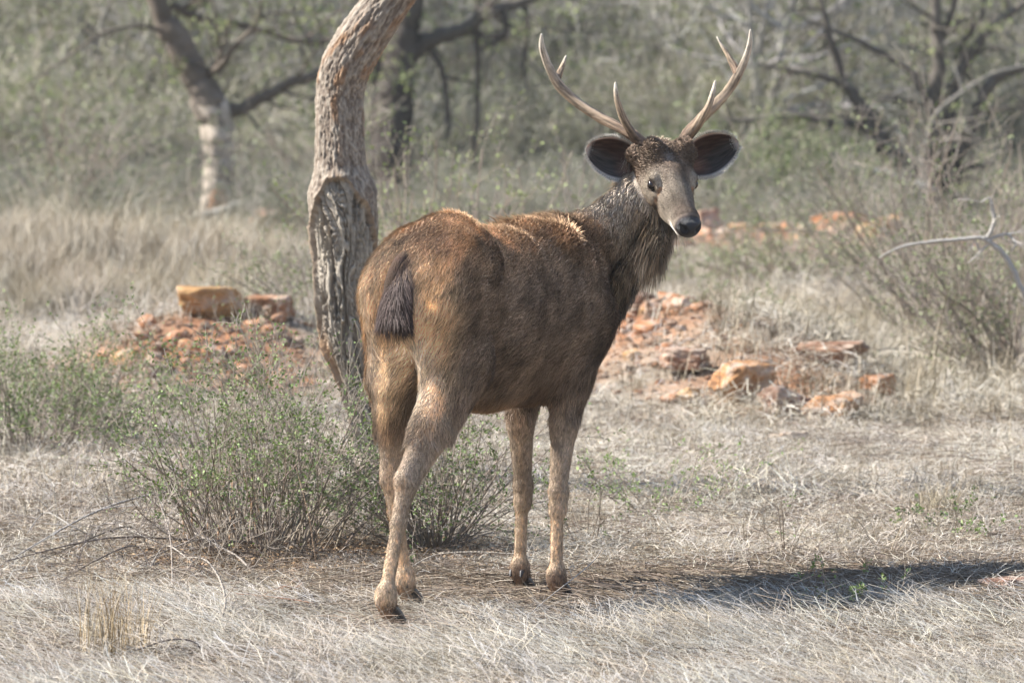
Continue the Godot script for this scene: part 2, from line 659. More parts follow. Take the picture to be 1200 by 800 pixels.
func rock(seed_: int, size: Vector3, detail := 9, col := Color(0.50, 0.255, 0.125)) -> ArrayMesh:
	var r := RandomNumberGenerator.new()
	r.seed = seed_
	var planes := []
	for d in [Vector3.UP, Vector3.DOWN, Vector3.LEFT, Vector3.RIGHT, Vector3.FORWARD, Vector3.BACK]:
		planes.append([(d + Vector3(r.randfn(), r.randfn(), r.randfn()) * 0.24).normalized(), r.randf_range(0.78, 1.0)])
	for k in 10:
		planes.append([Vector3(r.randfn(), r.randfn(), r.randfn()).normalized(), r.randf_range(0.85, 1.15)])
	var g := Geo.new()
	for f in 6:
		var ax := Vector3.ZERO
		ax[f % 3] = 1.0 if f < 3 else -1.0
		var u := Vector3(ax.y, ax.z, ax.x)
		var w := ax.cross(u)
		var base := g.v.size()
		for j in detail + 1:
			for i in detail + 1:
				var d := (ax + u * tan((float(i) / detail - 0.5) * PI * 0.5) + w * tan((float(j) / detail - 0.5) * PI * 0.5)).normalized()
				var m := 1.6
				for p in planes:
					var q: float = d.dot(p[0])
					if q > 0.05:
						m = minf(m, p[1] / q)
				var ck := smoothstep(0.10, 0.0, absf(noise.get_noise_3dv(d * 19.0 + Vector3.ONE * (seed_ * 2.0))))
				m *= 1.0 + 0.09 * fine.get_noise_3dv(d * 24.0 + Vector3.ONE * seed_) + 0.13 * noise.get_noise_3dv(d * 13.0 + Vector3.ONE * seed_) - 0.05 * ck
				g.v.append(d * m * size)
				var n1 := noise.get_noise_3dv(d * 14.0 + Vector3.ONE * seed_ * 3.0)
				var n2 := fine.get_noise_3dv(d * 55.0 + Vector3.ONE * seed_)
				var c := col.lerp(Color(0.62, 0.50, 0.40), clampf(n1 * 1.6 + 0.15, 0.0, 0.8)).lerp(Color(0.20, 0.115, 0.08), clampf(-n1 * 1.5 - 0.2, 0.0, 0.7))
				g.c.append(c * (1.0 + 0.4 * n2))
		for j in detail:
			for i in detail:
				var a := base + j * (detail + 1) + i
				g.i.append_array(PackedInt32Array([a, a + detail + 1, a + 1, a + 1, a + detail + 1, a + detail + 2]))
	g.smooth()
	if g.n[(detail + 1) * (detail / 2) + detail / 2].dot(g.v[(detail + 1) * (detail / 2) + detail / 2]) < 0.0:
		flip_out(g)
	return g.mesh()

func stones() -> void:
	var m := relief(paint(0.9, 0.2), 0.05, 1.2, 5.0)
	var brown := Color(0.33, 0.20, 0.13)
	var red := Color(0.52, 0.235, 0.11)
	var gold := Color(0.56, 0.33, 0.15)
	# x, z, lift, half sizes, turn, tone, label
	var list := [
		[-1.62, -29.2, 0.055, Vector3(0.185, 0.095, 0.15), 0.25, gold, "large flat-topped orange rock crowning the rubble mound beside the crooked trunk"],
		[-1.30, -29.3, 0.045, Vector3(0.12, 0.07, 0.12), -0.3, red.lerp(brown, 0.5), "squarish brown rock just behind the flat-topped orange rock"],
		[-2.03, -28.3, 0.02, Vector3(0.09, 0.085, 0.09), 0.5, gold, "upright tan boulder at the low end of the orange rubble mound"],
		[-1.88, -28.2, 0.0, Vector3(0.11, 0.07, 0.1), -0.4, brown, "rounded brown stone beside the upright tan boulder"],
		[-1.95, -31.5, 0.04, Vector3(0.1, 0.05, 0.1), 0.3, red, "flat red stone behind the rubble mound by the grey brush"],
		[1.13, -26.75, 0.085, Vector3(0.14, 0.11, 0.12), 0.35, red.lerp(gold, 0.5), "biggest orange rock at the foot of the earth mound behind the stag"],
		[0.87, -27.3, 0.085, Vector3(0.125, 0.065, 0.1), -0.3, Color(0.40, 0.24, 0.165), "flat purplish brown rock lying next to the biggest orange rock"],
		[0.88, -26.7, 0.045, Vector3(0.055, 0.04, 0.05), 0.7, gold, "small tan stone in front of the flat purplish rock"],
		[1.56, -26.3, 0.06, Vector3(0.14, 0.07, 0.09), -0.25, red.lerp(gold, 0.35), "wedge of orange rock half buried at the far foot of the mound"],
		[1.36, -26.4, 0.05, Vector3(0.13, 0.065, 0.1), 0.2, Color(0.24, 0.15, 0.11), "dark brown slab between the two orange rocks at the mound's foot"],
		[1.62, -27.6, 0.07, Vector3(0.22, 0.05, 0.085), -0.62, Color(0.30, 0.17, 0.11), "long dark stone plate slanting down the side of the mound"],
		[1.87, -27.2, 0.06, Vector3(0.075, 0.05, 0.07), 0.5, red, "small red stone at the end of the slanting dark plate"],
		[0.92, -29.6, 0.03, Vector3(0.11, 0.06, 0.09), 0.1, red, "red stone on the crest of the earth mound"],
		[0.70, -29.8, 0.05, Vector3(0.10, 0.055, 0.08), 0.8, Color(0.25, 0.14, 0.10), "dark maroon stone on the crest beside the stag's chest"],
		[1.20, -30.2, 0.03, Vector3(0.05, 0.04, 0.05), 0.3, Color(0.5, 0.38, 0.28), "pale stone among the short grass at the mound's top"],
		[1.29, -25.2, 0.0, Vector3(0.10, 0.045, 0.08), 0.3, Color(0.45, 0.34, 0.25), "half buried dusty stone in the grass before the mound"],
		[1.74, -18.7, 0.02, Vector3(0.10, 0.04, 0.06), 0.35, Color(0.30, 0.18, 0.13), "reddish brown slab on the bare strip by the shaded grass"],
		[1.58, -18.55, 0.01, Vector3(0.05, 0.03, 0.05), -0.5, Color(0.36, 0.26, 0.18), "squat tan stone against the reddish brown slab"],
		[1.50, -18.25, 0.005, Vector3(0.035, 0.022, 0.03), 0.2, Color(0.46, 0.33, 0.25), "pinkish pebble in front of the reddish brown slab"],
		[2.9, -42.0, 0.05, Vector3(0.16, 0.10, 0.12), 0.5, gold, "lone orange stone on the far bank under the dead branch"],
		[1.55, -43.0, 0.08, Vector3(0.14, 0.10, 0.12), 0.2, Color(0.55, 0.36, 0.26), "pale pink stone on the far bank behind the stag's throat"],
		[2.55, -42.6, 0.08, Vector3(0.2, 0.07, 0.14), -0.3, red, "broad red stone on top of the far bank"],
		[-3.85, -39.2, 0.05, Vector3(0.20, 0.12, 0.15), 0.6, red, "dark red stone poking from the grey brush at the picture's edge"],
		[-2.6, -37.0, 0.03, Vector3(0.15, 0.07, 0.12), 0.1, red.lerp(gold, 0.4), "orange stone low in the grey brush"],
		[-2.05, -46.0, 0.08, Vector3(0.16, 0.11, 0.14), 0.4, Color(0.45, 0.27, 0.2), "pinkish stone at the foot of the pale leaning tree"],
	]
	var k := 0
	for s in list:
		k += 1
		var o := obj("rock", rock(40 + k, s[3], 18, s[5]), m)
		o.position = Vector3(s[0], ground_at(s[0], s[1]) + s[2], s[1])
		o.rotation = Vector3(rnd(-0.12, 0.12), s[4], rnd(-0.12, 0.12))
		tag(o, s[6], "rock")
	# loose stones one can count on the two mounds and the far bank
	var small := []
	for j in 5:
		small.append(rock(140 + j, Vector3(0.05, 0.032, 0.045), 4, [red, gold, brown, red, Color(0.55, 0.4, 0.3)][j]))
	for a in [[-1.62, -28.5, 0.32, 0.42, 46, "small orange stone in the rubble of the mound beside the crooked trunk", "rubble stones on the orange mound"], [0.70, -29.0, 0.32, 0.9, 60, "small red stone scattered on the earth mound behind the stag", "loose stones on the earth mound"], [2.0, -42.8, 0.75, 1.0, 34, "small rusty stone strewn over the far bank", "loose stones on the far bank"], [-1.1, -43.5, 0.6, 1.0, 14, "small rusty stone on the ground beyond the crooked trunk", "loose stones beyond the trunk"]]:
		for j in a[4]:
			var x: float = a[0] + rng.randfn() * a[2]
			var z: float = a[1] + rng.randfn() * a[3]
			var o := obj("stone", small[rng.randi() % 5], m)
			o.position = Vector3(x, ground_at(x, z) + 0.01, z)
			o.rotation = Vector3(rnd(-0.4, 0.4), rnd(0, TAU), rnd(-0.4, 0.4))
			o.scale = Vector3.ONE * rnd(0.4, 1.25) * (1.7 if z < -38.0 else 1.0)
			tag(o, a[5], "stone", a[6])
	var bits := PackedFloat32Array()
	for j in 7000:
		var x: float
		var z: float
		var sc := rnd(0.08, 0.55) * rnd(0.5, 1.0)
		match j % 4:
			0:
				x = -1.6 + rng.randfn() * 0.4
				z = -28.4 + rng.randfn() * 0.5
			1:
				x = 0.85 + rng.randfn() * 0.5
				z = -28.6 + rng.randfn() * 1.2
			2:
				x = 2.0 + rng.randfn() * 0.9
				z = -43.0 + rng.randfn() * 1.1
				sc *= 2.0
			_:
				x = 1.15 + rng.randfn() * 0.6
				z = -19.05 + rng.randfn() * 0.25
				sc *= 0.35
		put(bits, Basis.from_euler(Vector3(rnd(-0.5, 0.5), rnd(0, TAU), 0)).scaled(Vector3.ONE * sc * 0.55), Vector3(x, ground_at(x, z), z), vary(Color(1.0, 1.0, 1.0).lerp(Color(0.7, 0.95, 1.25), rng.randf()), 0.4) if j % 4 != 3 else vary(Color(0.8, 0.95, 1.1), 0.3))
	many("gravel", rock(150, Vector3(0.09, 0.06, 0.08), 3, red), m, bits)

# ---------------------------------------------------------------- woody plants

# a branch with its side branches; tips collects where leaves may sit
func grow(g: Geo, p: Vector3, d: Vector3, l: float, r: float, level: int, o: Dictionary, tips: Array) -> void:
	var n: int = o.segs
	var pts := PackedVector3Array([p])
	var rad := PackedFloat32Array([r])
	var dirs := [d]
	for k in n:
		d = (d + rdir() * o.gnarl + Vector3.UP * o.up).normalized()
		p += d * l / n
		pts.append(p)
		dirs.append(d)
		rad.append(maxf(r * lerpf(1.0, o.taper, float(k + 1) / n), o.thin))
	var c: Color = vary(o.bark, 0.15)
	var c2: Color = vary(o.twig, 0.2)
	g.tube(pts, rad, 6 if r > 0.03 else (4 if r > 0.006 else 3), c if level > 0 else c2, c if level > 1 else c2)
	if level <= o.get("leafy", 0):
		for k in range(1, n + 1):
			tips.append([pts[k], dirs[k]])
	if level == 0:
		return
	for k in o.kids[level]:
		var f := rnd(o.bare, 1.0)
		var at := clampi(int(f * n), 0, n - 1)
		var q := pts[at].lerp(pts[at + 1], f * n - at)
		var dd: Vector3 = dirs[at + 1]
		var side := rdir()
		side = (side - dd * side.dot(dd)).normalized()
		var nd := (dd + side * rnd(o.fork * 0.6, o.fork * 1.3)).normalized()
		grow(g, q, nd, l * rnd(o.ratio * 0.7, o.ratio * 1.2), rad[at + 1] * rnd(0.45, 0.75), level - 1, o, tips)

func leaves(tips: Array, chance: float, per: int, lo: float, hi: float, cols: Array) -> Geo:
	var g := Geo.new()
	for t in tips:
		if rng.randf() > chance:
			continue
		for k in 1 + rng.randi() % per:
			var d: Vector3 = (t[1] * 0.5 + rdir() + Vector3.UP * 0.2).normalized()
			var s := d.cross(rdir()).normalized()
			var l := rnd(lo, hi)
			var p: Vector3 = t[0] + rdir() * lo * 0.8
			g.leaf(p, d, s, l, l * rnd(0.2, 0.34), vary(cols[rng.randi() % cols.size()], 0.2))
	return g

func leaf_paint() -> StandardMaterial3D:
	var m := paint(0.6, 0.35)
	m.backlight_enabled = true
	m.backlight = Color(0.55, 0.62, 0.35)
	return m

# a many-stemmed shrub: stems rise from a small ring and fan out
func shrub(called: String, label: String, at: Vector3, stems: int, l: float, spread: float, o: Dictionary, leaf: Dictionary, group := "") -> Node3D:
	at.y = ground_at(at.x, at.z) - 0.02
	var t := thing(called, label, "shrub", at, group)
	var g := Geo.new()
	var tips := []
	for k in stems:
		var a := rnd(0, TAU)
		var tilt := sqrt(rng.randf()) * spread
		var d := Vector3(cos(a) * sin(tilt), cos(tilt), sin(a) * sin(tilt) * o.get("deep", 1.0)).normalized()
		var base := Vector3(cos(a), 0, sin(a)) * rnd(0.0, o.ring)
		grow(g, base, d, l * rnd(0.65, 1.15), o.r * rnd(0.7, 1.2), o.level, o, tips)
	obj("stems", g.mesh(), mats.twig, t)
	if leaf:
		obj("leaves", leaves(tips, leaf.chance, leaf.per, leaf.lo, leaf.hi, leaf.cols).mesh(), mats.leaf, t)
	return t

func limb(called: String, a: Array, per: int, sides: int, c0: Color, c1: Color, mat: Material, parent: Node3D, twigs: Geo, tips: Array, o: Dictionary, n_twigs: int) -> void:
	var l := curved(a, per)
	var p: PackedVector3Array = l[0]
	var r: PackedFloat32Array = l[1]
	for k in range(1, p.size() - 1):
		p[k] += rdir() * r[k] * 0.25
		r[k] *= rnd(0.9, 1.12)
	var off := parent.position
	for k in p.size():
		p[k] -= off
	var g := Geo.new()
	g.tube(p, r, sides, c0, c1)
	obj(called, g.mesh(), mat, parent)
	for k in n_twigs:
		var at := 1 + rng.randi() % (p.size() - 1)
		var d := (p[at] - p[at - 1]).normalized()
		var s := rdir()
		s = (s - d * s.dot(d)).normalized()
		grow(twigs, p[at], (d * 0.6 + s).normalized(), rnd(0.5, 1.3) * o.len, minf(r[at] * 0.5, 0.016), o.level, o, tips)

# ---------------------------------------------------------------- trees

const CROOKED := [-0.560, -0.08, -22.60, 0.140, -0.576, 0.115, -22.60, 0.108, -0.590, 0.224, -22.600, 0.0933, -0.626, 0.368, -22.600, 0.0790, -0.669, 0.512, -22.600, 0.0870, -0.697, 0.657, -22.600, 0.1094, -0.708, 0.837, -22.600, 0.1256, -0.704, 0.980, -22.600, 0.1327, -0.707, 1.124, -22.600, 0.1440, -0.714, 1.250, -22.600, 0.1460, -0.721, 1.358, -22.600, 0.1112, -0.724, 1.483, -22.600, 0.1040, -0.724, 1.591, -22.600, 0.1022, -0.720, 1.680, -22.600, 0.1022, -0.699, 1.770, -22.590, 0.1040, -0.645, 1.877, -22.580, 0.1040, -0.573, 1.977, -22.570, 0.1004, -0.494, 2.084, -22.560, 0.0933, -0.394, 2.234, -22.540, 0.0861, -0.304, 2.413, -22.520, 0.0753, -0.250, 2.626, -22.50, 0.0610]

func crooked_tree() -> void:
	var at := Vector3(-0.56, 0.0, -22.6)
	var t := thing("tree", "crooked bare tree trunk with a stripped, twisted, grooved grey wound, just behind the stag", "tree", at)
	var l := curved(CROOKED, 26)
	var p: PackedVector3Array = l[0]
	var r: PackedFloat32Array = l[1]
	var m := p.size()
	var sides := 190
	var g := Geo.new()
	var x := Vector3.RIGHT
	for k in m:
		var tan_ := (p[mini(k + 1, m - 1)] - p[maxi(k - 1, 0)]).normalized()
		x = (x - tan_ * x.dot(tan_)).normalized()
		var zf := x.cross(tan_)          # towards the viewer's side
		var y := p[k].y
		for s in sides:
			var th := TAU * s / sides        # 0 faces +z
			if th > PI:
				th -= TAU
			var dir := zf * cos(th) + x * sin(th)
			var a := Vector2(cos(th), sin(th))
			# the lip of living bark arches over the wound
			var lip := 1.325 - 0.16 * absf(th + 0.12) ** 1.6 + 0.012 * sin(th * 9.0) + 0.02 * noise.get_noise_2d(th * 20.0, 3.0)
			var left_rim := -1.32 + 0.22 * noise.get_noise_1d(y * 30.0) + 0.35 * smoothstep(0.62, 0.2, y)
			var right_rim := 1.75 + 0.2 * noise.get_noise_1d(y * 25.0 + 90.0)
			var wound := smoothstep(lip + 0.012, lip - 0.018, y) * smoothstep(left_rim - 0.05, left_rim + 0.05, th) * smoothstep(right_rim + 0.05, right_rim - 0.05, th) * smoothstep(0.10, 0.2, y)
			var rim := exp(-((y - lip) / 0.014) ** 2) * (1.0 if absf(th) < 1.9 else 0.0) + 0.8 * exp(-((th - left_rim + 0.03) / 0.07) ** 2) * smoothstep(lip + 0.03, lip - 0.03, y) * smoothstep(0.12, 0.22, y)
			rim += 0.9 * bump(th, y, left_rim, 0.60, 0.3, 0.05)
			# bark: small plates and cracks
			var b1 := fine.get_noise_3d(a.x * 42.0, a.y * 42.0, y * 130.0)
			var b2 := fine.get_noise_3d(a.x * 62.0, a.y * 62.0, y * 360.0)
			var b3 := noise.get_noise_3d(a.x * 12.0, a.y * 12.0, y * 45.0)
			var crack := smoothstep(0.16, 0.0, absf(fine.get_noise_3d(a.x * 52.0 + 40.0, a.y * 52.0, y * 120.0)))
			var bark := 0.005 * b1 + 0.003 * b2 + 0.006 * b3 - 0.005 * crack
			# bare wood: long grooves that follow the twisted grain and swirl under the lip
			var below := maxf(lip - y, 0.0)
			var bend := 0.95 * noise.get_noise_2d(th * 7.0, y * 13.0) + 0.22 * sin(y * 7.0 + th * 2.0) + 0.5 * (th + 0.12) * exp(-below * 9.0)
			var q := th + bend
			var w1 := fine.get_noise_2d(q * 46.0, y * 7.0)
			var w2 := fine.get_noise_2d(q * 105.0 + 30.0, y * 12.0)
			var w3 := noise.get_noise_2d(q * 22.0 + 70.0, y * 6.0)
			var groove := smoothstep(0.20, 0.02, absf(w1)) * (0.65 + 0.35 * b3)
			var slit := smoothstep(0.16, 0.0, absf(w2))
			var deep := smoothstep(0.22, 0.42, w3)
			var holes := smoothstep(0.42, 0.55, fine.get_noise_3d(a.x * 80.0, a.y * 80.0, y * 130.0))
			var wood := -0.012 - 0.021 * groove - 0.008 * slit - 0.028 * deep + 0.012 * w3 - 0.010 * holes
			var d := lerpf(bark, wood, wound) + 0.013 * rim
			g.v.append(p[k] - at + dir * (r[k] + d))
			var cb := Color(0.235, 0.185, 0.145).lerp(Color(0.41, 0.35, 0.285), clampf(0.5 + 1.2 * b1 + 0.5 * b2, 0.0, 1.0)).lerp(Color(0.36, 0.19, 0.09), clampf(b3 * 2.4 - 0.6, 0.0, 0.6) * smoothstep(1.3, 1.6, y)).lerp(Color(0.13, 0.10, 0.085), crack * 0.45)  # cracks also coloured darker, painting in some of their shade
			var cw := Color(0.46, 0.405, 0.33).lerp(Color(0.33, 0.29, 0.245), clampf(0.5 + w1 + w3, 0.0, 1.0)).lerp(Color(0.15, 0.115, 0.09), clampf(0.6 * deep + 0.5 * groove + 0.2 * slit, 0.0, 0.55))  # grooves and slits darkened in colour: weathered dirt plus painted recess shade
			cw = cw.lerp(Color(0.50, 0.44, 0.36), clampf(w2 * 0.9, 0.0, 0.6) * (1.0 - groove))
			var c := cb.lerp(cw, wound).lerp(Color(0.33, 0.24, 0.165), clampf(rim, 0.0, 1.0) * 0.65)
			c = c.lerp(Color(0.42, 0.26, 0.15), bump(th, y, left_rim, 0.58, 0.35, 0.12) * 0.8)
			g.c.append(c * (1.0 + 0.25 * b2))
	for k in m - 1:
		for s in sides:
			var u := k * sides + s
			var w := k * sides + (s + 1) % sides
			g.i.append_array(PackedInt32Array([u, u + sides, w, w, u + sides, w + sides]))
	g.smooth()
	if g.n[m / 2 * sides].z < 0.0:
		flip_out(g)
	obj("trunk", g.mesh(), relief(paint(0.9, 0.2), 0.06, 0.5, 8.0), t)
	# above the picture it forks into a thin crown
	var tw := Geo.new()
	var tips := []
	var o := {"segs": 5, "gnarl": 0.22, "up": 0.02, "taper": 0.4, "thin": 0.0014, "bark": Color(0.25, 0.2, 0.16), "twig": Color(0.22, 0.18, 0.14), "kids": [0, 3, 3], "bare": 0.2, "fork": 0.9, "ratio": 0.55, "level": 2, "len": 0.7, "leafy": 0}
	for a in [[-0.26, 2.58, -22.5, 0.058, -0.1, 2.9, -22.6, 0.045, 0.2, 3.2, -22.9, 0.03, 0.6, 3.4, -23.3, 0.012], [-0.255, 2.60, -22.5, 0.055, -0.4, 2.95, -22.3, 0.04, -0.8, 3.3, -22.4, 0.03, -1.2, 3.5, -22.8, 0.012]]:
		limb("branch", a, 6, 10, Color(0.26, 0.21, 0.17), Color(0.22, 0.18, 0.14), mats.bark, t, tw, tips, o, 7)
	obj("twigs", tw.mesh(), mats.twig, t)

func old_tree(label: String, at: Vector3, trunks: Array, limbs: Array, pale: Color, dark: Color, twig_col: Color, leafy: float, n_twigs: int, long: float, cols: Array) -> Node3D:
	var t := thing("tree", label, "tree", at)
	var tw := Geo.new()
	var tips := []
	var o := {"segs": 5, "gnarl": 0.26, "up": -0.02, "taper": 0.35, "thin": 0.003, "bark": dark, "twig": twig_col, "kids": [0, 3, 3], "bare": 0.15, "fork": 0.9, "ratio": 0.6, "level": 2, "len": long, "leafy": 1}
	for a in trunks:
		var l := curved(a, 7)
		var p: PackedVector3Array = l[0]
		var r: PackedFloat32Array = l[1]
		var g := Geo.new()
		for k in p.size():
			p[k] += rdir() * r[k] * 0.12 - at
			r[k] *= rnd(0.93, 1.09)
		var up: bool = a.size() > 26 and a[1] > 0.0
		g.tube(p, r, 18, dark.lerp(pale, 0.25) if up else pale, dark if up else pale)
		for k in g.v.size():
			var q := g.v[k]
			var n := noise.get_noise_3d(q.x * 30.0, q.y * 16.0, q.z * 30.0)
			g.v[k] += g.n[k] * n * 0.05
			g.c[k] = g.c[k] * (1.0 + 0.8 * n)
		g.smooth()
		obj("trunk", g.mesh(), mats.bark, t)
	for a in limbs:
		limb("branch", a, 6, 8, dark, dark.lerp(twig_col, 0.5), mats.bark, t, tw, tips, o, n_twigs)
	obj("twigs", tw.mesh(), mats.twig, t)
	if leafy > 0.0:
		obj("leaves", leaves(tips, leafy, 3, 0.025, 0.05, cols).mesh(), mats.leaf, t)
	return t

func bare_tree(seed_: int, h: float, stems: int, leafy: float, col: Color) -> Array:   # trunk, twigs, leaves
	rng.seed = seed_
	var tr := Geo.new()
	var tw := Geo.new()
	var tips := []
	var o := {"segs": 6, "gnarl": 0.24, "up": 0.03, "taper": 0.4, "thin": 0.004, "bark": col, "twig": col * 1.15, "kids": [0, 3, 4, 4], "bare": 0.2, "fork": 0.9, "ratio": 0.6, "leafy": 1}
	for s in stems:
		var p := Vector3(rnd(-0.15, 0.15), 0, rnd(-0.15, 0.15))
		var d := Vector3(rnd(-0.5, 0.5), 1.0, rnd(-0.5, 0.5)).normalized()
		var pts := PackedVector3Array([p])
		var r0 := rnd(0.03, 0.055)
		var rad := PackedFloat32Array([r0 * 1.3])
		for k in 9:
			d = (d + rdir() * 0.2 + Vector3.UP * 0.05).normalized()
			p += d * h / 9.0
			pts.append(p)
			rad.append(r0 * lerpf(1.0, 0.25, (k + 1) / 9.0))
			if k > 0:
				for j in 2:
					var sd := rdir()
					sd = (sd - d * sd.dot(d)).normalized()
					grow(tw, p, (d * 0.5 + sd).normalized(), h * rnd(0.22, 0.42), rad[k] * 0.55, 3 if k > 2 else 2, o, tips)
		tr.tube(pts, rad, 8, col * 0.9, col)
	return [tr.mesh(), tw.mesh(), leaves(tips, leafy, 2, 0.03, 0.06, [Color(0.20, 0.24, 0.09), Color(0.26, 0.28, 0.12)]).mesh()]

func background() -> void:
	var grey := Color(0.30, 0.265, 0.225)
	var brown := Color(0.13, 0.105, 0.085)
	var young := [Color(0.26, 0.31, 0.11), Color(0.33, 0.35, 0.15), Color(0.20, 0.25, 0.09)]
	var pale_tree := old_tree("leaning tree with a pale smooth lower trunk, rusty hollow foot and dark upper limbs", Vector3(-2.76, 0.0, -50.0),
		[[-2.764, -0.2, -50.0, 0.17, -2.747, 0.116, -50.0, 0.140, -2.730, 0.393, -50.0, 0.143, -2.730, 0.632, -50.0, 0.147, -2.737, 0.830, -50.0, 0.159, -2.792, 0.988, -50.0, 0.165],
		[-2.760, 0.885, -50.0, 0.155, -2.807, 1.028, -50.0, 0.155, -2.870, 1.147, -50.0, 0.148, -2.973, 1.345, -50.0, 0.132, -3.107, 1.582, -50.0, 0.113, -3.232, 1.820, -50.0, 0.098, -3.326, 2.136, -50.0, 0.083, -3.403, 2.531, -50.0, 0.06]],
		[[-2.713, 0.885, -50.0, 0.071, -2.602, 0.949, -50.0, 0.063, -2.459, 0.988, -50.0, 0.055, -2.220, 1.123, -50.0, 0.051, -2.022, 1.226, -50.0, 0.047, -1.863, 1.266, -50.0, 0.047, -1.704, 1.384, -50.0, 0.039, -1.427, 1.543, -50.0, 0.031, -1.189, 1.582, -50.0, 0.019],
		[-3.168, 1.938, -50.0, 0.039, -2.994, 1.851, -50.0, 0.039, -2.852, 1.804, -50.0, 0.035, -2.456, 1.741, -50.0, 0.031, -2.060, 1.622, -50.0, 0.031, -1.704, 1.598, -50.0, 0.027, -1.347, 1.741, -50.0, 0.023],
		[-2.854, 1.266, -50.0, 0.047, -2.679, 1.392, -49.8, 0.039, -2.576, 1.543, -49.7, 0.031, -2.377, 1.741, -49.6, 0.023, -2.297, 1.978, -49.5, 0.019],
		[-3.130, 1.622, -50.0, 0.03, -3.407, 1.741, -49.8, 0.018, -3.803, 1.661, -49.6, 0.014, -4.122, 1.424, -49.5, 0.012, -4.440, 1.226, -49.4, 0.008]],
		Color(0.52, 0.44, 0.36), brown, Color(0.24, 0.21, 0.17), 0.55, 9, 0.62, young)
	var foot := Geo.new()   # the rusty hollow at its foot
	foot.tube(PackedVector3Array([Vector3(-0.01, -0.2, 0.07), Vector3(0.02, 0.05, 0.085), Vector3(0.03, 0.2, 0.10), Vector3(0.03, 0.28, 0.09)]), PackedFloat32Array([0.12, 0.11, 0.075, 0.02]), 12, Color(0.40, 0.20, 0.11), Color(0.42, 0.24, 0.15))
	obj("hollow_foot", foot.mesh(), mats.bark, pale_tree)
	old_tree("dark twin-trunked tree behind the crooked trunk, a long limb reaching out above the stag's back", Vector3(-1.16, 0.0, -53.0),
		[[-1.162, -0.3, -53.0, 0.20, -1.161, 0.037, -53.0, 0.185, -1.161, 0.374, -53.0, 0.177, -1.152, 0.794, -53.0, 0.185, -1.126, 1.214, -53.0, 0.177, -1.092, 1.550, -53.0, 0.168, -1.024, 1.885, -53.0, 0.143, -0.965, 2.304, -53.0, 0.11],
		[-1.347, -0.3, -53.2, 0.11, -1.347, 0.079, -53.2, 0.0925, -1.337, 0.542, -53.2, 0.084, -1.345, 0.962, -53.2, 0.08, -1.361, 1.382, -53.2, 0.0715, -1.428, 1.802, -53.2, 0.063, -1.511, 2.220, -53.2, 0.05]],
		[[-1.042, 1.365, -53.0, 0.101, -0.907, 1.516, -53.0, 0.0925, -0.756, 1.592, -53.0, 0.084, -0.462, 1.701, -53.0, 0.0757, -0.210, 1.844, -53.0, 0.063, 0.336, 2.05, -53.2, 0.04, 0.9, 2.35, -53.4, 0.025],
		[-0.840, 1.550, -53.0, 0.038, -0.714, 1.340, -53.0, 0.034, -0.647, 1.046, -53.0, 0.029, -0.631, 0.710, -53.0, 0.025, -0.648, 0.374, -53.0, 0.0168],
		[-0.378, 1.735, -53.0, 0.034, -0.336, 1.466, -53.0, 0.03, -0.336, 1.130, -53.0, 0.026, -0.353, 0.710, -53.0, 0.025, -0.379, 0.332, -53.0, 0.0168],
		[-0.084, 1.869, -53.0, 0.034, -0.067, 1.634, -53.0, 0.025, -0.210, 1.533, -53.0, 0.021, -0.319, 1.483, -53.0, 0.0168],
		[0.126, 1.902, -53.0, 0.029, 0.151, 1.676, -53.0, 0.021, 0.118, 1.382, -53.0, 0.021, 0.151, 1.088, -53.0, 0.0126],
		[-0.437, 1.718, -53.0, 0.042, -0.210, 1.927, -53.0, 0.034, 0.0, 2.220, -53.0, 0.025]],
		Color(0.085, 0.072, 0.062), Color(0.085, 0.072, 0.062), Color(0.22, 0.19, 0.155), 0.3, 5, 0.6, young)
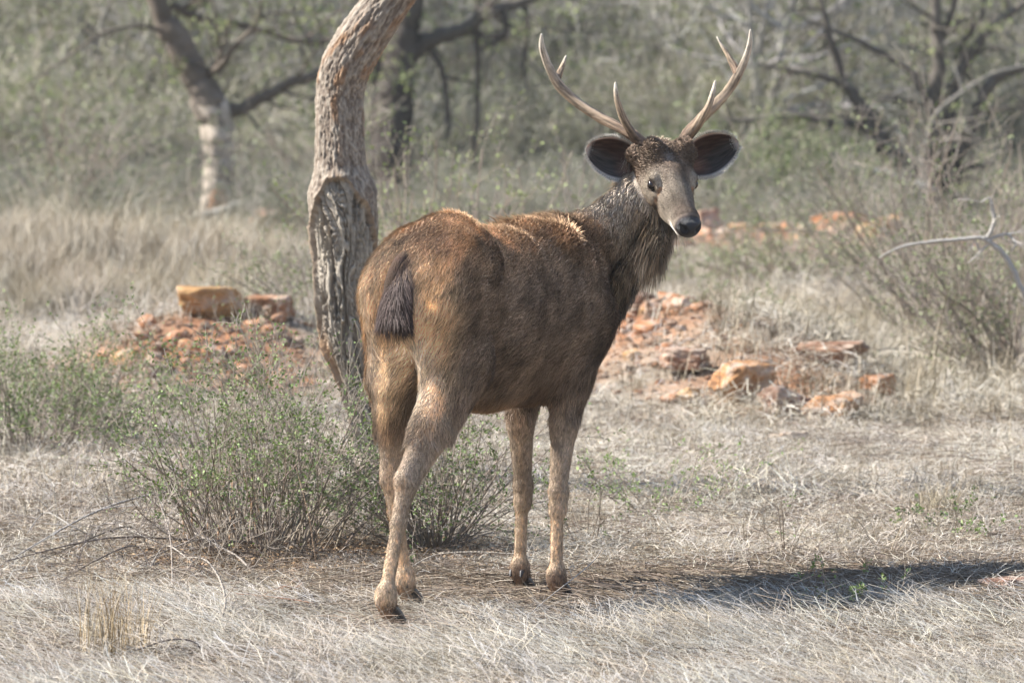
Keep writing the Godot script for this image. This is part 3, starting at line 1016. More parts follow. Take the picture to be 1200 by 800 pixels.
	old_tree("dark spreading tree with many stems fanning out from one squat base", Vector3(3.95, 0.0, -50.0),
		[[3.955, -0.2, -50.0, 0.24, 3.954, 0.076, -50.0, 0.22, 3.953, 0.274, -50.0, 0.235, 3.945, 0.42, -50.0, 0.19]],
		[[3.874, 0.266, -50.0, 0.119, 3.731, 0.378, -50.0, 0.107, 3.611, 0.473, -50.0, 0.095, 3.412, 0.671, -50.0, 0.079, 3.316, 0.869, -50.0, 0.071, 3.172, 1.107, -50.0, 0.0595, 3.052, 1.226, -50.0, 0.0476, 2.854, 1.281, -50.0, 0.0357, 2.537, 1.345, -50.0, 0.0278, 2.299, 1.384, -50.0, 0.0159],
		[3.076, 1.210, -50.0, 0.04, 3.012, 1.464, -50.0, 0.036, 2.948, 1.661, -50.0, 0.032, 2.891, 1.899, -50.0, 0.028, 2.811, 2.136, -50.0, 0.024],
		[3.308, 0.822, -50.0, 0.04, 3.054, 0.830, -50.0, 0.036, 2.776, 0.885, -50.0, 0.032, 2.538, 0.909, -50.0, 0.028, 2.221, 0.869, -50.0, 0.024, 1.983, 0.869, -50.0, 0.012],
		[3.921, 0.314, -50.0, 0.095, 3.905, 0.473, -50.0, 0.087, 3.927, 0.790, -50.0, 0.079, 3.933, 1.107, -50.0, 0.071, 3.963, 1.424, -50.0, 0.063, 3.946, 1.741, -50.0, 0.055, 3.920, 2.136, -50.0, 0.047],
		[3.969, 0.354, -50.0, 0.079, 3.999, 0.592, -50.0, 0.067, 4.061, 0.869, -50.0, 0.059, 4.162, 1.266, -50.0, 0.055, 4.280, 1.503, -50.0, 0.047, 4.477, 1.741, -50.0, 0.036, 4.753, 1.938, -50.0, 0.032],
		[4.017, 0.298, -50.0, 0.095, 4.111, 0.489, -50.0, 0.075, 4.205, 0.632, -50.0, 0.063, 4.323, 0.949, -50.0, 0.055, 4.440, 1.186, -50.0, 0.055, 4.598, 1.305, -50.0, 0.047, 4.875, 1.384, -50.0, 0.04],
		[3.918, 0.909, -50.0, 0.04, 3.846, 1.068, -50.0, 0.036, 3.686, 1.329, -50.0, 0.032, 3.408, 1.503, -50.0, 0.028, 3.170, 1.622, -50.0, 0.024, 2.971, 1.701, -50.0, 0.02, 2.654, 1.835, -50.0, 0.016],
		[4.064, 0.354, -50.0, 0.04, 4.207, 0.425, -50.0, 0.032, 4.365, 0.433, -50.0, 0.024, 4.484, 0.473, -50.0, 0.016],
		[3.939, 1.503, -50.0, 0.036, 4.041, 1.741, -50.0, 0.032, 4.119, 1.978, -50.0, 0.024, 4.157, 2.215, -50.0, 0.02],
		[4.186, 1.305, -50.0, 0.032, 4.200, 1.582, -50.0, 0.028, 4.357, 1.820, -50.0, 0.024, 4.395, 2.136, -50.0, 0.02]],
		Color(0.09, 0.076, 0.065), Color(0.08, 0.068, 0.06), Color(0.26, 0.23, 0.19), 0.22, 5, 0.6, young)
	# a pale sapling stem crossing before the dark tree, and the grey fallen branch at its foot
	var tw := Geo.new()
	var tips := []
	var o := {"segs": 5, "gnarl": 0.26, "up": 0.0, "taper": 0.35, "thin": 0.003, "bark": grey, "twig": grey, "kids": [0, 3, 3], "bare": 0.15, "fork": 0.9, "ratio": 0.6, "level": 1, "len": 0.5, "leafy": 0}
	var sap := thing("sapling", "pale grey sapling bending across the dark many-stemmed tree", "sapling", Vector3(3.79, 0.0, -49.5))
	limb("stem", [3.787, -0.1, -49.5, 0.03, 3.787, 0.442, -49.5, 0.026, 3.802, 0.599, -49.5, 0.024, 3.887, 0.898, -49.5, 0.02, 4.098, 1.102, -49.5, 0.018, 4.434, 1.306, -49.5, 0.015, 4.748, 1.376, -49.5, 0.012], 5, 8, Color(0.26, 0.24, 0.21), Color(0.26, 0.24, 0.21), mats.bark, sap, tw, tips, o, 9)
	obj("twigs", tw.mesh(), mats.twig, sap)
	tw = Geo.new()
	var fb := thing("fallen_branch", "pale grey fallen branch leaning on the dark many-stemmed tree's base", "branch", Vector3(3.4, 0.0, -49.0))
	limb("stem", [3.85, 0.22, -49.0, 0.05, 3.773, 0.288, -49.0, 0.046, 3.579, 0.319, -49.0, 0.042, 3.384, 0.405, -49.0, 0.035, 3.150, 0.436, -49.0, 0.027, 2.917, 0.506, -49.0, 0.0156], 5, 8, Color(0.45, 0.42, 0.38), Color(0.45, 0.42, 0.38), mats.bark, fb, tw, tips, o, 6)
	obj("twigs", tw.mesh(), mats.twig, fb)
	tw = Geo.new()
	var lg := thing("fallen_branch", "pale bleached log lying at the foot of the pale leaning tree", "branch", Vector3(-2.6, 0.0, -47.5))
	limb("stem", [-3.1, 0.02, -47.3, 0.05, -2.8, 0.06, -47.4, 0.045, -2.45, 0.17, -47.5, 0.04, -2.1, 0.22, -47.6, 0.03, -1.9, 0.2, -47.6, 0.015], 5, 8, Color(0.48, 0.44, 0.38), Color(0.48, 0.44, 0.38), mats.bark, lg, tw, tips, o, 5)
	obj("twigs", tw.mesh(), mats.twig, lg)
	# thin bare trees of the thicket, five grown and then repeated
	var kinds := []
	for k in 5:
		kinds.append(bare_tree(900 + k, [3.2, 3.8, 2.8, 4.4, 3.4][k], [1, 2, 3, 2, 4][k], [0.06, 0.3, 0.12, 0.35, 0.2][k], [Color(0.33, 0.305, 0.275), Color(0.25, 0.23, 0.205), Color(0.30, 0.28, 0.25), Color(0.20, 0.185, 0.165), Color(0.40, 0.375, 0.34)][k]))
	rng.seed = 4711
	var protos := []
	var said := ["single-stemmed bare grey tree", "thin forked tree with sparse pale leaves", "brown three-stemmed tree", "tall dark tree with light green leaves", "pale grey bush-like tree with thin stems"]
	var spots := [[-6.2, -61.0, 3, "above the grey brush at the picture's edge"], [-5.2, -57.0, 1, "above the grey brush at the picture's edge"], [-4.6, -63.0, 3, "between the grey brush and the pale leaning tree"], [-3.6, -58.0, 4, "straight behind the pale leaning tree"], [-2.2, -62.0, 0, "behind the top of the crooked trunk"], [-1.9, -57.0, 2, "behind the top of the crooked trunk"], [-0.6, -60.0, 4, "over the stag's rump under the long limb"], [0.2, -64.0, 1, "over the middle of the stag's back"], [0.9, -58.5, 2, "behind the stag's nearer antler"], [1.5, -67.0, 3, "between the stag's two antlers"], [2.0, -61.0, 0, "behind the stag's farther antler"], [2.55, -56.0, 4, "just past the stag's farther ear"], [2.9, -65.0, 2, "just past the stag's farther ear"], [3.2, -59.0, 1, "over the olive shrubs of the far bank"], [4.4, -57.5, 0, "right behind the dark many-stemmed tree"], [5.3, -61.0, 3, "over the bleached dead branch"], [5.9, -56.0, 2, "past the many-stemmed tree at the picture's edge"], [6.5, -64.0, 4, "past the many-stemmed tree at the picture's edge"], [-7.0, -66.0, 0, "above the grey brush at the picture's edge"], [-3.0, -69.0, 1, "between pale leaning tree and crooked trunk"], [-0.2, -72.0, 0, "over the stag's rump under the long limb"], [1.0, -76.0, 4, "behind the stag's nearer antler"], [4.0, -71.0, 3, "over the olive shrubs of the far bank"], [6.8, -74.0, 1, "over the bleached dead branch"], [-5.4, -73.0, 2, "between the grey brush and the pale leaning tree"], [-1.6, -78.0, 3, "behind the dark twin-trunked tree"], [3.0, -80.0, 0, "behind the stag's farther antler, deeper in haze"], [-4.0, -82.0, 4, "straight behind the pale leaning tree, farther off"], [5.6, -84.0, 2, "under the many-stemmed tree's long arm"], [0.5, -86.0, 1, "over the middle of the stag's back, farther off"]]
	for s in spots:
		var k: int = s[2]
		var at := Vector3(s[0], ground_at(s[0], s[1]) - 0.05, s[1])
		var t := thing("tree", said[k] + " " + s[3], "tree", at, "thin trees of the thicket")
		t.rotation.y = rnd(0, TAU)
		t.scale = Vector3.ONE * rnd(0.8, 1.25)
		obj("trunk", kinds[k][0], mats.bark, t)
		obj("twigs", kinds[k][1], mats.twig, t)
		obj("leaves", kinds[k][2], mats.leaf, t)
	# the scrub that closes the view, too dense to count
	var bufs := [PackedFloat32Array(), PackedFloat32Array(), PackedFloat32Array()]
	for k in 2300:
		var z := -rnd(55.0, 63.0) if k % 4 == 0 else -55.0 - 65.0 * pow(rng.randf(), 0.8)
		var x := rnd(-1, 1) * visible_x(z, 2.5)
		var s := rnd(0.7, 1.5) * (1.0 if z < -60.0 else 0.62)
		var c := Color(1.2, 1.2, 1.08).lerp(Color(1.5, 1.42, 1.34), rng.randf()) * rnd(0.75, 1.15)
		put(bufs[k % 3], Basis(Vector3.UP, rnd(0, TAU)).scaled(Vector3(s, s * rnd(0.8, 1.3), s)), Vector3(x, ground_at(x, z) - 0.05, z), c)
	for k in 420:
		var z := -rnd(44.5, 55.0)
		var x := rnd(-1, 1) * visible_x(z, 2.0)
		var s := rnd(0.2, 0.42)
		if absf(x + 1.16) < 0.5 or absf(x + 2.72) < 0.35 and z > -51.0 or absf(x - 3.95) < 0.4 and z > -51.0:
			s *= 0.4
		put(bufs[k % 3], Basis(Vector3.UP, rnd(0, TAU)).scaled(Vector3(s * 1.3, s, s * 1.3)), Vector3(x, ground_at(x, z) - 0.03, z), Color(0.85, 0.88, 0.8).lerp(Color(1.2, 1.14, 1.08), rng.randf()) * rnd(0.7, 1.05))
	for k in 3:
		rng.seed = 300 + k
		var g := Geo.new()
		tips = []
		var so := {"segs": 4, "gnarl": 0.3, "up": 0.04, "taper": 0.4, "thin": 0.0045, "bark": [Color(0.34, 0.32, 0.29), Color(0.29, 0.27, 0.24), Color(0.42, 0.395, 0.36)][k], "twig": Color(0.34, 0.32, 0.28), "kids": [0, 3, 4], "bare": 0.1, "fork": 0.9, "ratio": 0.55, "leafy": 1}
		for j in 13:
			var a := rnd(0, TAU)
			var d := Vector3(cos(a) * 0.7, 1.0, sin(a) * 0.7).normalized()
			grow(g, Vector3(rnd(-0.4, 0.4), 0, rnd(-0.4, 0.4)), d, rnd(0.7, 1.5), 0.018, 2, so, tips)
		many("far_thicket", g.mesh(), mats.twig, bufs[k])
		many("far_leaves", leaves(tips, [0.4, 0.55, 0.25][k], 2, 0.04, 0.075, [Color(0.18, 0.19, 0.12), Color(0.225, 0.23, 0.15), Color(0.16, 0.165, 0.11)]).mesh(), mats.leaf, bufs[k])

func bushes() -> void:
	var green := [Color(0.18, 0.24, 0.09), Color(0.25, 0.32, 0.13), Color(0.14, 0.19, 0.07)]
	var dusty := [Color(0.24, 0.28, 0.14), Color(0.30, 0.33, 0.18), Color(0.18, 0.22, 0.10)]
	var base := {"segs": 5, "gnarl": 0.25, "up": 0.0, "taper": 0.4, "thin": 0.0011, "bark": Color(0.26, 0.215, 0.175), "twig": Color(0.33, 0.285, 0.235), "kids": [0, 3, 4], "bare": 0.25, "fork": 0.75, "ratio": 0.42, "level": 2, "r": 0.0045, "ring": 0.10, "leafy": 1}
	var leaf := {"chance": 0.5, "per": 3, "lo": 0.009, "hi": 0.019, "cols": green}
	shrub("shrub", "big loose shrub of thin stems and tiny green leaves left of the stag's hind legs", Vector3(-0.93, 0, -20.2), 110, 0.68, 0.72, base.merged({"ring": 0.30}, true), leaf)
	shrub("shrub", "dense twiggy shrub with small leaves seen between the stag's hind and front legs", Vector3(-0.30, 0, -20.35), 70, 0.52, 0.95, base, leaf.merged({"chance": 0.34}, true))
	shrub("shrub", "low half bare shrub in front of the foot of the crooked trunk", Vector3(-0.62, 0, -20.9), 18, 0.26, 0.9, base.merged({"ring": 0.25}, true), leaf.merged({"chance": 0.3}, true))
	shrub("shrub", "sparse leaning shrub at the outer edge of the big loose shrub", Vector3(-1.18, 0, -21.0), 16, 0.66, 0.6, base.merged({"ring": 0.2, "kids": [0, 2, 3]}, true), leaf.merged({"chance": 0.14}, true))
	shrub("shrub", "low dark green shrub at the picture's edge, thick with small leaves", Vector3(-2.2, 0, -24.3), 90, 0.56, 0.95, base.merged({"ring": 0.3}, true), leaf.merged({"chance": 0.6, "lo": 0.01, "hi": 0.02}, true))
	shrub("shrub", "smaller dark green shrub touching the low one at the picture's edge", Vector3(-1.80, 0, -24.9), 50, 0.42, 0.9, base.merged({"ring": 0.2}, true), leaf.merged({"chance": 0.5}, true))
	shrub("shrub", "wispy green shrub spreading over the rocks of the orange mound", Vector3(-1.0, 0, -29.8), 44, 0.62, 1.0, base.merged({"ring": 0.2, "r": 0.006, "thin": 0.0016}, true), {"chance": 0.5, "per": 2, "lo": 0.012, "hi": 0.024, "cols": dusty})
	shrub("shrub", "grey twiggy shrub filling the gap between mound and crooked trunk", Vector3(-1.1, 0, -26.5), 34, 0.5, 0.9, base.merged({"ring": 0.35}, true), leaf.merged({"chance": 0.18, "cols": dusty}, true))
	shrub("shrub", "upright shrub with budding yellow-green shoots behind the stag's rump", Vector3(-0.52, 0, -31.0), 38, 1.22, 0.42, base.merged({"ring": 0.35, "r": 0.009, "thin": 0.0016, "ratio": 0.34}, true), {"chance": 0.4, "per": 2, "lo": 0.014, "hi": 0.03, "cols": [Color(0.33, 0.38, 0.15), Color(0.26, 0.31, 0.13)]})
	shrub("shrub", "second budding shrub nearer the stag's back, with longer bare shoots", Vector3(-0.08, 0, -32.0), 22, 1.15, 0.55, base.merged({"ring": 0.3, "r": 0.009, "thin": 0.0016, "ratio": 0.3}, true), {"chance": 0.22, "per": 2, "lo": 0.014, "hi": 0.03, "cols": [Color(0.33, 0.38, 0.15), Color(0.26, 0.31, 0.13)]})
	shrub("shrub", "tall tangled shrub at the picture's edge holding the bleached dead branch", Vector3(2.82, 0, -29.0), 110, 0.95, 0.8, base.merged({"ring": 0.4, "gnarl": 0.33, "r": 0.0058, "thin": 0.0015}, true), {"chance": 0.42, "per": 2, "lo": 0.012, "hi": 0.026, "cols": dusty})
	shrub("shrub", "thorny shrub behind the tangled one, with grey bare twigs", Vector3(2.75, 0, -32.5), 60, 1.35, 0.7, base.merged({"ring": 0.4, "r": 0.009, "thin": 0.0018}, true), {"chance": 0.25, "per": 2, "lo": 0.014, "hi": 0.028, "cols": dusty})
	shrub("shrub", "dark brushy shrub on the slope before the rusty far bank", Vector3(1.95, 0, -35.5), 70, 0.55, 1.0, base.merged({"ring": 0.5, "r": 0.006, "thin": 0.0016}, true), {"chance": 0.5, "per": 2, "lo": 0.014, "hi": 0.026, "cols": dusty})
	shrub("shrub", "low dark shrub beside the brushy one, nearer the stag's neck", Vector3(1.45, 0, -36.5), 26, 0.4, 1.0, base.merged({"ring": 0.4, "r": 0.006, "thin": 0.0016}, true), {"chance": 0.4, "per": 2, "lo": 0.014, "hi": 0.026, "cols": dusty})
	shrub("shrub", "rounded olive shrub beyond the far bank below the stag's muzzle", Vector3(1.95, 0, -47.5), 44, 0.95, 1.0, base.merged({"ring": 0.5, "r": 0.01, "thin": 0.0028, "bark": Color(0.2, 0.175, 0.15)}, true), {"chance": 0.7, "per": 3, "lo": 0.025, "hi": 0.05, "cols": [Color(0.17, 0.20, 0.09), Color(0.22, 0.25, 0.12)]})
	shrub("shrub", "second olive shrub farther along behind the far bank", Vector3(2.75, 0, -48.5), 34, 0.75, 1.0, base.merged({"ring": 0.5, "r": 0.01, "thin": 0.0028}, true), {"chance": 0.6, "per": 3, "lo": 0.025, "hi": 0.05, "cols": [Color(0.17, 0.20, 0.09), Color(0.22, 0.25, 0.12)]})
	shrub("shrub", "grey thorny shrub arching up beside the pale leaning tree", Vector3(-4.0, 0, -47.0), 40, 1.3, 0.9, base.merged({"ring": 0.5, "r": 0.012, "thin": 0.003, "up": -0.06}, true), {"chance": 0.3, "per": 2, "lo": 0.025, "hi": 0.045, "cols": dusty})
	shrub("shrub", "bare grey shrub between pale leaning tree and crooked trunk", Vector3(-1.9, 0, -48.5), 30, 1.1, 0.8, base.merged({"ring": 0.5, "r": 0.011, "thin": 0.003, "up": -0.04}, true), {"chance": 0.25, "per": 2, "lo": 0.025, "hi": 0.045, "cols": dusty})
	shrub("shrub", "low bright green weed in the dry grass beyond the stag's front legs", Vector3(0.62, 0, -21.9), 26, 0.3, 1.1, base.merged({"ring": 0.35, "r": 0.003, "kids": [0, 2, 3]}, true), {"chance": 0.55, "per": 2, "lo": 0.008, "hi": 0.016, "cols": [Color(0.24, 0.34, 0.11), Color(0.30, 0.40, 0.16)]})
	shrub("shrub", "small wiry weed at the stag's front hoof", Vector3(0.30, 0, -20.6), 9, 0.36, 1.0, base.merged({"ring": 0.06, "r": 0.003, "kids": [0, 2, 3]}, true), leaf.merged({"chance": 0.3}, true))
	shrub("shrub", "tiny leafless seedling standing in the dry grass before the bare strip", Vector3(1.02, 0, -20.0), 6, 0.24, 0.5, base.merged({"ring": 0.02, "r": 0.0035, "kids": [0, 2, 2], "gnarl": 0.1}, true), leaf.merged({"chance": 0.06}, true))
	shrub("shrub", "tiny pale seedling farther along the bare strip", Vector3(1.40, 0, -19.9), 5, 0.24, 0.5, base.merged({"ring": 0.02, "r": 0.003, "kids": [0, 2, 2], "bark": Color(0.4, 0.33, 0.25)}, true), {})
	shrub("shrub", "sprawling green weed in the grass at the far end of the bare strip", Vector3(1.66, 0, -20.4), 16, 0.22, 1.1, base.merged({"ring": 0.2, "r": 0.0025, "kids": [0, 2, 2]}, true), leaf.merged({"chance": 0.4}, true))
	shrub("shrub", "little green weed sprouting from the shaded grass strip", Vector3(1.13, 0, -18.15), 12, 0.2, 0.9, base.merged({"ring": 0.12, "r": 0.0022, "kids": [0, 2, 2]}, true), leaf.merged({"chance": 0.35}, true))
	shrub("shrub", "little green weed on top of the earth mound", Vector3(1.2, 0, -29.0), 20, 0.2, 1.1, base.merged({"ring": 0.25, "r": 0.003, "kids": [0, 2, 2]}, true), leaf.merged({"chance": 0.45, "cols": dusty}, true))
	# dead wood
	var o := {"segs": 4, "gnarl": 0.22, "up": 0.0, "taper": 0.4, "thin": 0.0016, "bark": Color(0.50, 0.47, 0.43), "twig": Color(0.45, 0.41, 0.37), "kids": [0, 2, 3], "bare": 0.3, "fork": 0.8, "ratio": 0.5, "level": 1, "len": 0.14, "leafy": 0}
	var tw := Geo.new()
	var pale := Color(0.44, 0.41, 0.37)
	var db := thing("dead_branch", "bleached dead branch forking out of the tangled shrub", "branch", Vector3(2.4, 0.0, -27.0))
	limb("stem", [2.66, 0.1, -27.2, 0.0187, 2.628, 0.449, -27.1, 0.0166, 2.576, 0.565, -27.0, 0.0144, 2.510, 0.716, -27.0, 0.0139, 2.454, 0.789, -27.0, 0.0139, 2.394, 0.832, -27.0, 0.0122, 2.359, 0.849, -27.0, 0.0108, 2.231, 0.840, -27.0, 0.0094, 2.081, 0.827, -27.0, 0.0077, 1.952, 0.802, -27.0, 0.0062, 1.845, 0.750, -27.0, 0.0031], 6, 9, pale, pale, mats.bark, db, tw, [], o, 6)
	limb("branch", [2.385, 0.836, -27.0, 0.0122, 2.423, 0.922, -27.0, 0.0108, 2.414, 0.995, -27.0, 0.0094, 2.401, 1.050, -27.0, 0.0062, 2.358, 1.029, -27.0, 0.0031], 5, 8, pale, pale, mats.bark, db, tw, [], o, 3)
	limb("branch", [2.402, 0.840, -27.0, 0.0094, 2.454, 0.862, -27.0, 0.0077, 2.496, 0.866, -27.0, 0.0069, 2.531, 0.823, -27.0, 0.0054, 2.514, 0.784, -27.0, 0.0031], 5, 8, pale, pale, mats.bark, db, tw, [], o, 3)
	limb("branch", [2.321, 0.844, -27.0, 0.0062, 2.342, 0.810, -27.0, 0.0046, 2.360, 0.776, -27.0, 0.0031], 4, 7, pale, pale, mats.bark, db, tw, [], o, 1)
	obj("twigs", tw.mesh(), mats.twig, db)
	var grey := Color(0.40, 0.37, 0.34)
	var sticks := [
		["long grey fallen branch arching over the dry grass by the big shrub", [-1.88, 0.02, -19.6, 0.004, -1.55, 0.16, -20.2, 0.007, -1.25, 0.20, -20.6, 0.009, -0.98, 0.17, -20.9, 0.010], 9, 0.22, grey],
		["dark forked fallen branch tangled under the arching grey one", [-1.83, 0.06, -19.3, 0.003, -1.5, 0.1, -19.8, 0.006, -1.2, 0.06, -20.1, 0.008, -0.9, 0.03, -20.3, 0.009], 12, 0.24, Color(0.19, 0.16, 0.14)],
		["brittle grey twig with many side shoots lying before the big shrub", [-1.35, 0.12, -20.6, 0.005, -1.2, 0.09, -20.1, 0.006, -1.02, 0.05, -19.7, 0.007, -0.95, 0.01, -19.5, 0.007], 10, 0.2, Color(0.33, 0.29, 0.25)],
		["thin upright dead stem standing in the grass left of the big shrub", [-1.19, 0.0, -18.7, 0.004, -1.21, 0.2, -18.9, 0.004, -1.28, 0.38, -19.0, 0.0025], 4, 0.12, Color(0.42, 0.36, 0.30)],
		["curved bleached root standing in the combed dry grass", [-0.98, -0.02, -17.6, 0.008, -0.95, 0.1, -17.7, 0.007, -1.02, 0.2, -17.9, 0.005, -1.12, 0.2, -18.0, 0.003], 7, 0.14, Color(0.36, 0.31, 0.26)],
		["dark bent stick in the grass nearest the camera", [-1.18, 0.06, -16.7, 0.005, -1.06, 0.085, -16.75, 0.005, -0.98, 0.06, -16.75, 0.005, -0.965, -0.05, -16.75, 0.005], 2, 0.06, Color(0.17, 0.14, 0.12)],
		["reddish stick lying on the combed grass in front of the big shrub", [-0.95, 0.05, -18.3, 0.004, -0.8, 0.05, -18.2, 0.004, -0.66, 0.04, -18.1, 0.003], 3, 0.08, Color(0.28, 0.17, 0.12)],
		["pale stick slanting beside the stag's front hoof", [-0.02, 0.0, -17.3, 0.003, 0.08, 0.05, -17.9, 0.003, 0.26, 0.16, -18.3, 0.0035, 0.31, 0.22, -18.4, 0.002], 2, 0.06, Color(0.48, 0.42, 0.36)],
		["dark dead stick lying along the far side of the bare strip", [0.55, 0.02, -19.7, 0.005, 0.9, 0.03, -19.75, 0.006, 1.2, 0.025, -19.75, 0.006, 1.5, 0.03, -19.8, 0.004], 8, 0.14, Color(0.18, 0.15, 0.13)],
		["twisted dark twig curled on the bare strip", [0.80, 0.02, -19.0, 0.003, 0.95, 0.05, -18.9, 0.004, 1.1, 0.02, -18.9, 0.003], 4, 0.1, Color(0.16, 0.13, 0.11)],
		["white stick lying low behind the stag's legs under the twiggy shrub", [-0.42, 0.01, -19.3, 0.004, -0.28, 0.07, -19.5, 0.004, -0.05, 0.08, -19.5, 0.004, 0.12, 0.06, -19.5, 0.003], 4, 0.1, Color(0.46, 0.4, 0.33)],
		["tall straight dry cane rising through the big loose shrub", [-0.72, 0.0, -19.7, 0.0035, -0.75, 0.2, -19.7, 0.0035, -0.80, 0.38, -19.75, 0.002], 0, 0.1, Color(0.46, 0.33, 0.23)],
	]
	for k in 6:
		var dx: float = [-1.75, -1.55, -1.4, -1.2, -1.6, -1.05][k]
		var dz: float = [-19.9, -20.4, -19.5, -20.0, -19.2, -19.2][k]
		var e: float = [0.4, -0.3, 0.35, -0.4, 0.3, -0.25][k]
		sticks.append([["dark crooked dead twig lying farthest out in the grass", "grey dead twig sprawling between the fallen branches", "thorny dead twig under the arching grey branch", "tangled dead twig close to the big shrub's canes", "small blackish twig below the forked fallen branch", "wiry dead twig in front of the big shrub's litter"][k], [dx, 0.01, dz, 0.006, dx + e * 0.4, 0.09, dz + 0.1, 0.005, dx + e * 0.8, 0.12, dz - 0.1, 0.004, dx + e, 0.05, dz, 0.003], 12, 0.26, [Color(0.15, 0.13, 0.11), Color(0.36, 0.33, 0.30), Color(0.22, 0.19, 0.16), Color(0.42, 0.38, 0.34), Color(0.13, 0.11, 0.10), Color(0.38, 0.33, 0.28)][k]])
	for s in sticks:
		var a: Array = s[1]
		for k in range(0, a.size(), 4):
			a[k + 1] += ground_at(a[k], a[k + 2])
			a[k + 3] *= 0.6
		tw = Geo.new()
		var st := thing("dead_branch", s[0], "branch", Vector3(a[0], 0.0, a[2]))
		limb("stem", a, 6, 7, s[4], s[4], mats.bark, st, tw, [], o.merged({"len": s[3], "level": 2, "bark": s[4], "twig": s[4], "thin": 0.0011}, true), s[2])
		if tw.v.size():
			obj("twigs", tw.mesh(), mats.twig, st)
	# reddish dry canes left of the big shrub
	for k in 9:
		var x := -1.27 + k * 0.045 + rnd(-0.02, 0.02)
		var z := -20.6 + rnd(-0.3, 0.3)
		var y := ground_at(x, z)
		var lean := rnd(-0.10, 0.06)
		var g := Geo.new()
		g.tube(PackedVector3Array([Vector3(0, -0.02, 0), Vector3(lean * 0.5, 0.2, 0.01), Vector3(lean, 0.36 + rnd(0, 0.16), 0.02)]), PackedFloat32Array([0.0042, 0.004, 0.002]), 6, Color(0.42, 0.26, 0.16), Color(0.46, 0.34, 0.24))
		var c := obj("cane", g.mesh(), mats.twig)
		c.position = Vector3(x, y, z)
		tag(c, "thin reddish dry cane standing at the edge of the big loose shrub", "cane", "dry canes by the big shrub")
	# tall dry tussocks one can tell apart
	var tus := []
	for k in 3:
		tus.append(grass_clump(380, 0.35, 0.95, 0.26, 1.0, 0.0022, 60 + k))
	var tall := PackedFloat32Array()
	for k in 150:
		var x := rnd(-4.3, -1.6)
		var z := -rnd(33.5, 42.0)
		put(tall, Basis(Vector3.UP, rnd(0, TAU)).scaled(Vector3.ONE * rnd(0.3, 0.65) * Vector3(1.2, 0.85, 1.2)), Vector3(x, ground_at(x, z), z), vary(Color(0.82, 0.755, 0.66), 0.2))
	var reed := paint(0.75, 0.3)
	reed.backlight_enabled = true
	reed.backlight = Color(0.75, 0.7, 0.62)
	many("tall_dry_grass", tus[1], reed, tall)
	for s in [[-3.45, -36.5, 0.95, "wide grey tussock of drooping dry stalks at the picture's edge"], [-2.95, -37.5, 1.05, "tallest grey tussock of dry stalks, left of the rubble mound"], [-2.45, -36.0, 0.9, "ragged grey tussock in the middle of the dry brush"], [-2.05, -37.0, 0.95, "grey tussock leaning towards the flat-topped rock"], [-3.0, -34.5, 0.6, "low pale tussock in front of the dry brush"], [-2.35, -33.5, 0.55, "short tussock of dry stalks behind the rubble mound"], [-3.6, -41.0, 0.9, "straw-coloured tussock behind the wide grey one"], [-1.75, -38.5, 0.6, "thin grey tussock between dry brush and crooked trunk"]]:
		var o2 := obj("tussock", tus[rng.randi() % 3], reed)
		o2.position = Vector3(s[0], ground_at(s[0], s[1]), s[1])
		o2.rotation.y = rnd(0, TAU)
		o2.scale = Vector3.ONE * s[2]
		var sm: StandardMaterial3D = reed.duplicate()
		sm.albedo_color = Color(0.72, 0.65, 0.55).linear_to_srgb()
		o2.material_override = sm
		tag(o2, s[3], "tussock")
	var gold := obj("tussock", grass_clump(190, 0.14, 0.42, 0.12, 0.42, 0.0010, 71), reed)
	gold.position = Vector3(-1.25, ground_at(-1.25, -16.85), -16.85)
	var gm: StandardMaterial3D = reed.duplicate()
	gm.albedo_color = Color(0.68, 0.54, 0.36).linear_to_srgb()
	gold.material_override = gm
	tag(gold, "loose golden tussock of fine upright stalks nearest the camera", "tussock")
	for s in [[0.95, -32.5, 0.55, "wispy pale tussock right behind the earth mound's crest"], [1.3, -33.5, 0.62, "tall pale tussock with long stalks beyond the mound"], [1.6, -32.0, 0.5, "pale tussock where the mound meets the brushy slope"], [1.95, -31.0, 0.42, "flattened pale tussock on the sunny grass hump"], [2.3, -29.5, 0.5, "straw tussock under the tangled shrub"], [2.05, -27.0, 0.40, "straw tussock in the open grass beyond the mound's foot"], [1.72, -21.6, 0.30, "leaning straw tussock by the far end of the bare strip"], [2.75, -45.0, 0.7, "upright straw tussock beyond the far bank"]]:
		var o2 := obj("tussock", tus[rng.randi() % 3], reed)
		o2.position = Vector3(s[0], ground_at(s[0], s[1]), s[1])
		o2.rotation.y = rnd(0, TAU)
		o2.scale = Vector3.ONE * s[2]
		var sm: StandardMaterial3D = reed.duplicate()
		sm.albedo_color = Color(0.78, 0.69, 0.53).linear_to_srgb()
		o2.material_override = sm
		tag(o2, s[3], "tussock")

func _ready() -> void:
	set_up()
	mats.bark = relief(paint(0.9, 0.2), 0.05, 1.0, 3.0)
	mats.twig = paint(0.85, 0.2)
	mats.leaf = leaf_paint()
	var t0 := Time.get_ticks_msec()
	terrain()
	background()
	crooked_tree()
	bushes()
	stones()
	grasses()
	print("plants ", Time.get_ticks_msec() - t0)
	stag()
	print("all ", Time.get_ticks_msec() - t0)

# ---------------------------------------------------------------- the stag

const STAG_AT := Vector3(-0.167, 0.0, -18.45)
var head_at := Vector3(1.102, 1.49, 0.188)
var head_turn := Basis()

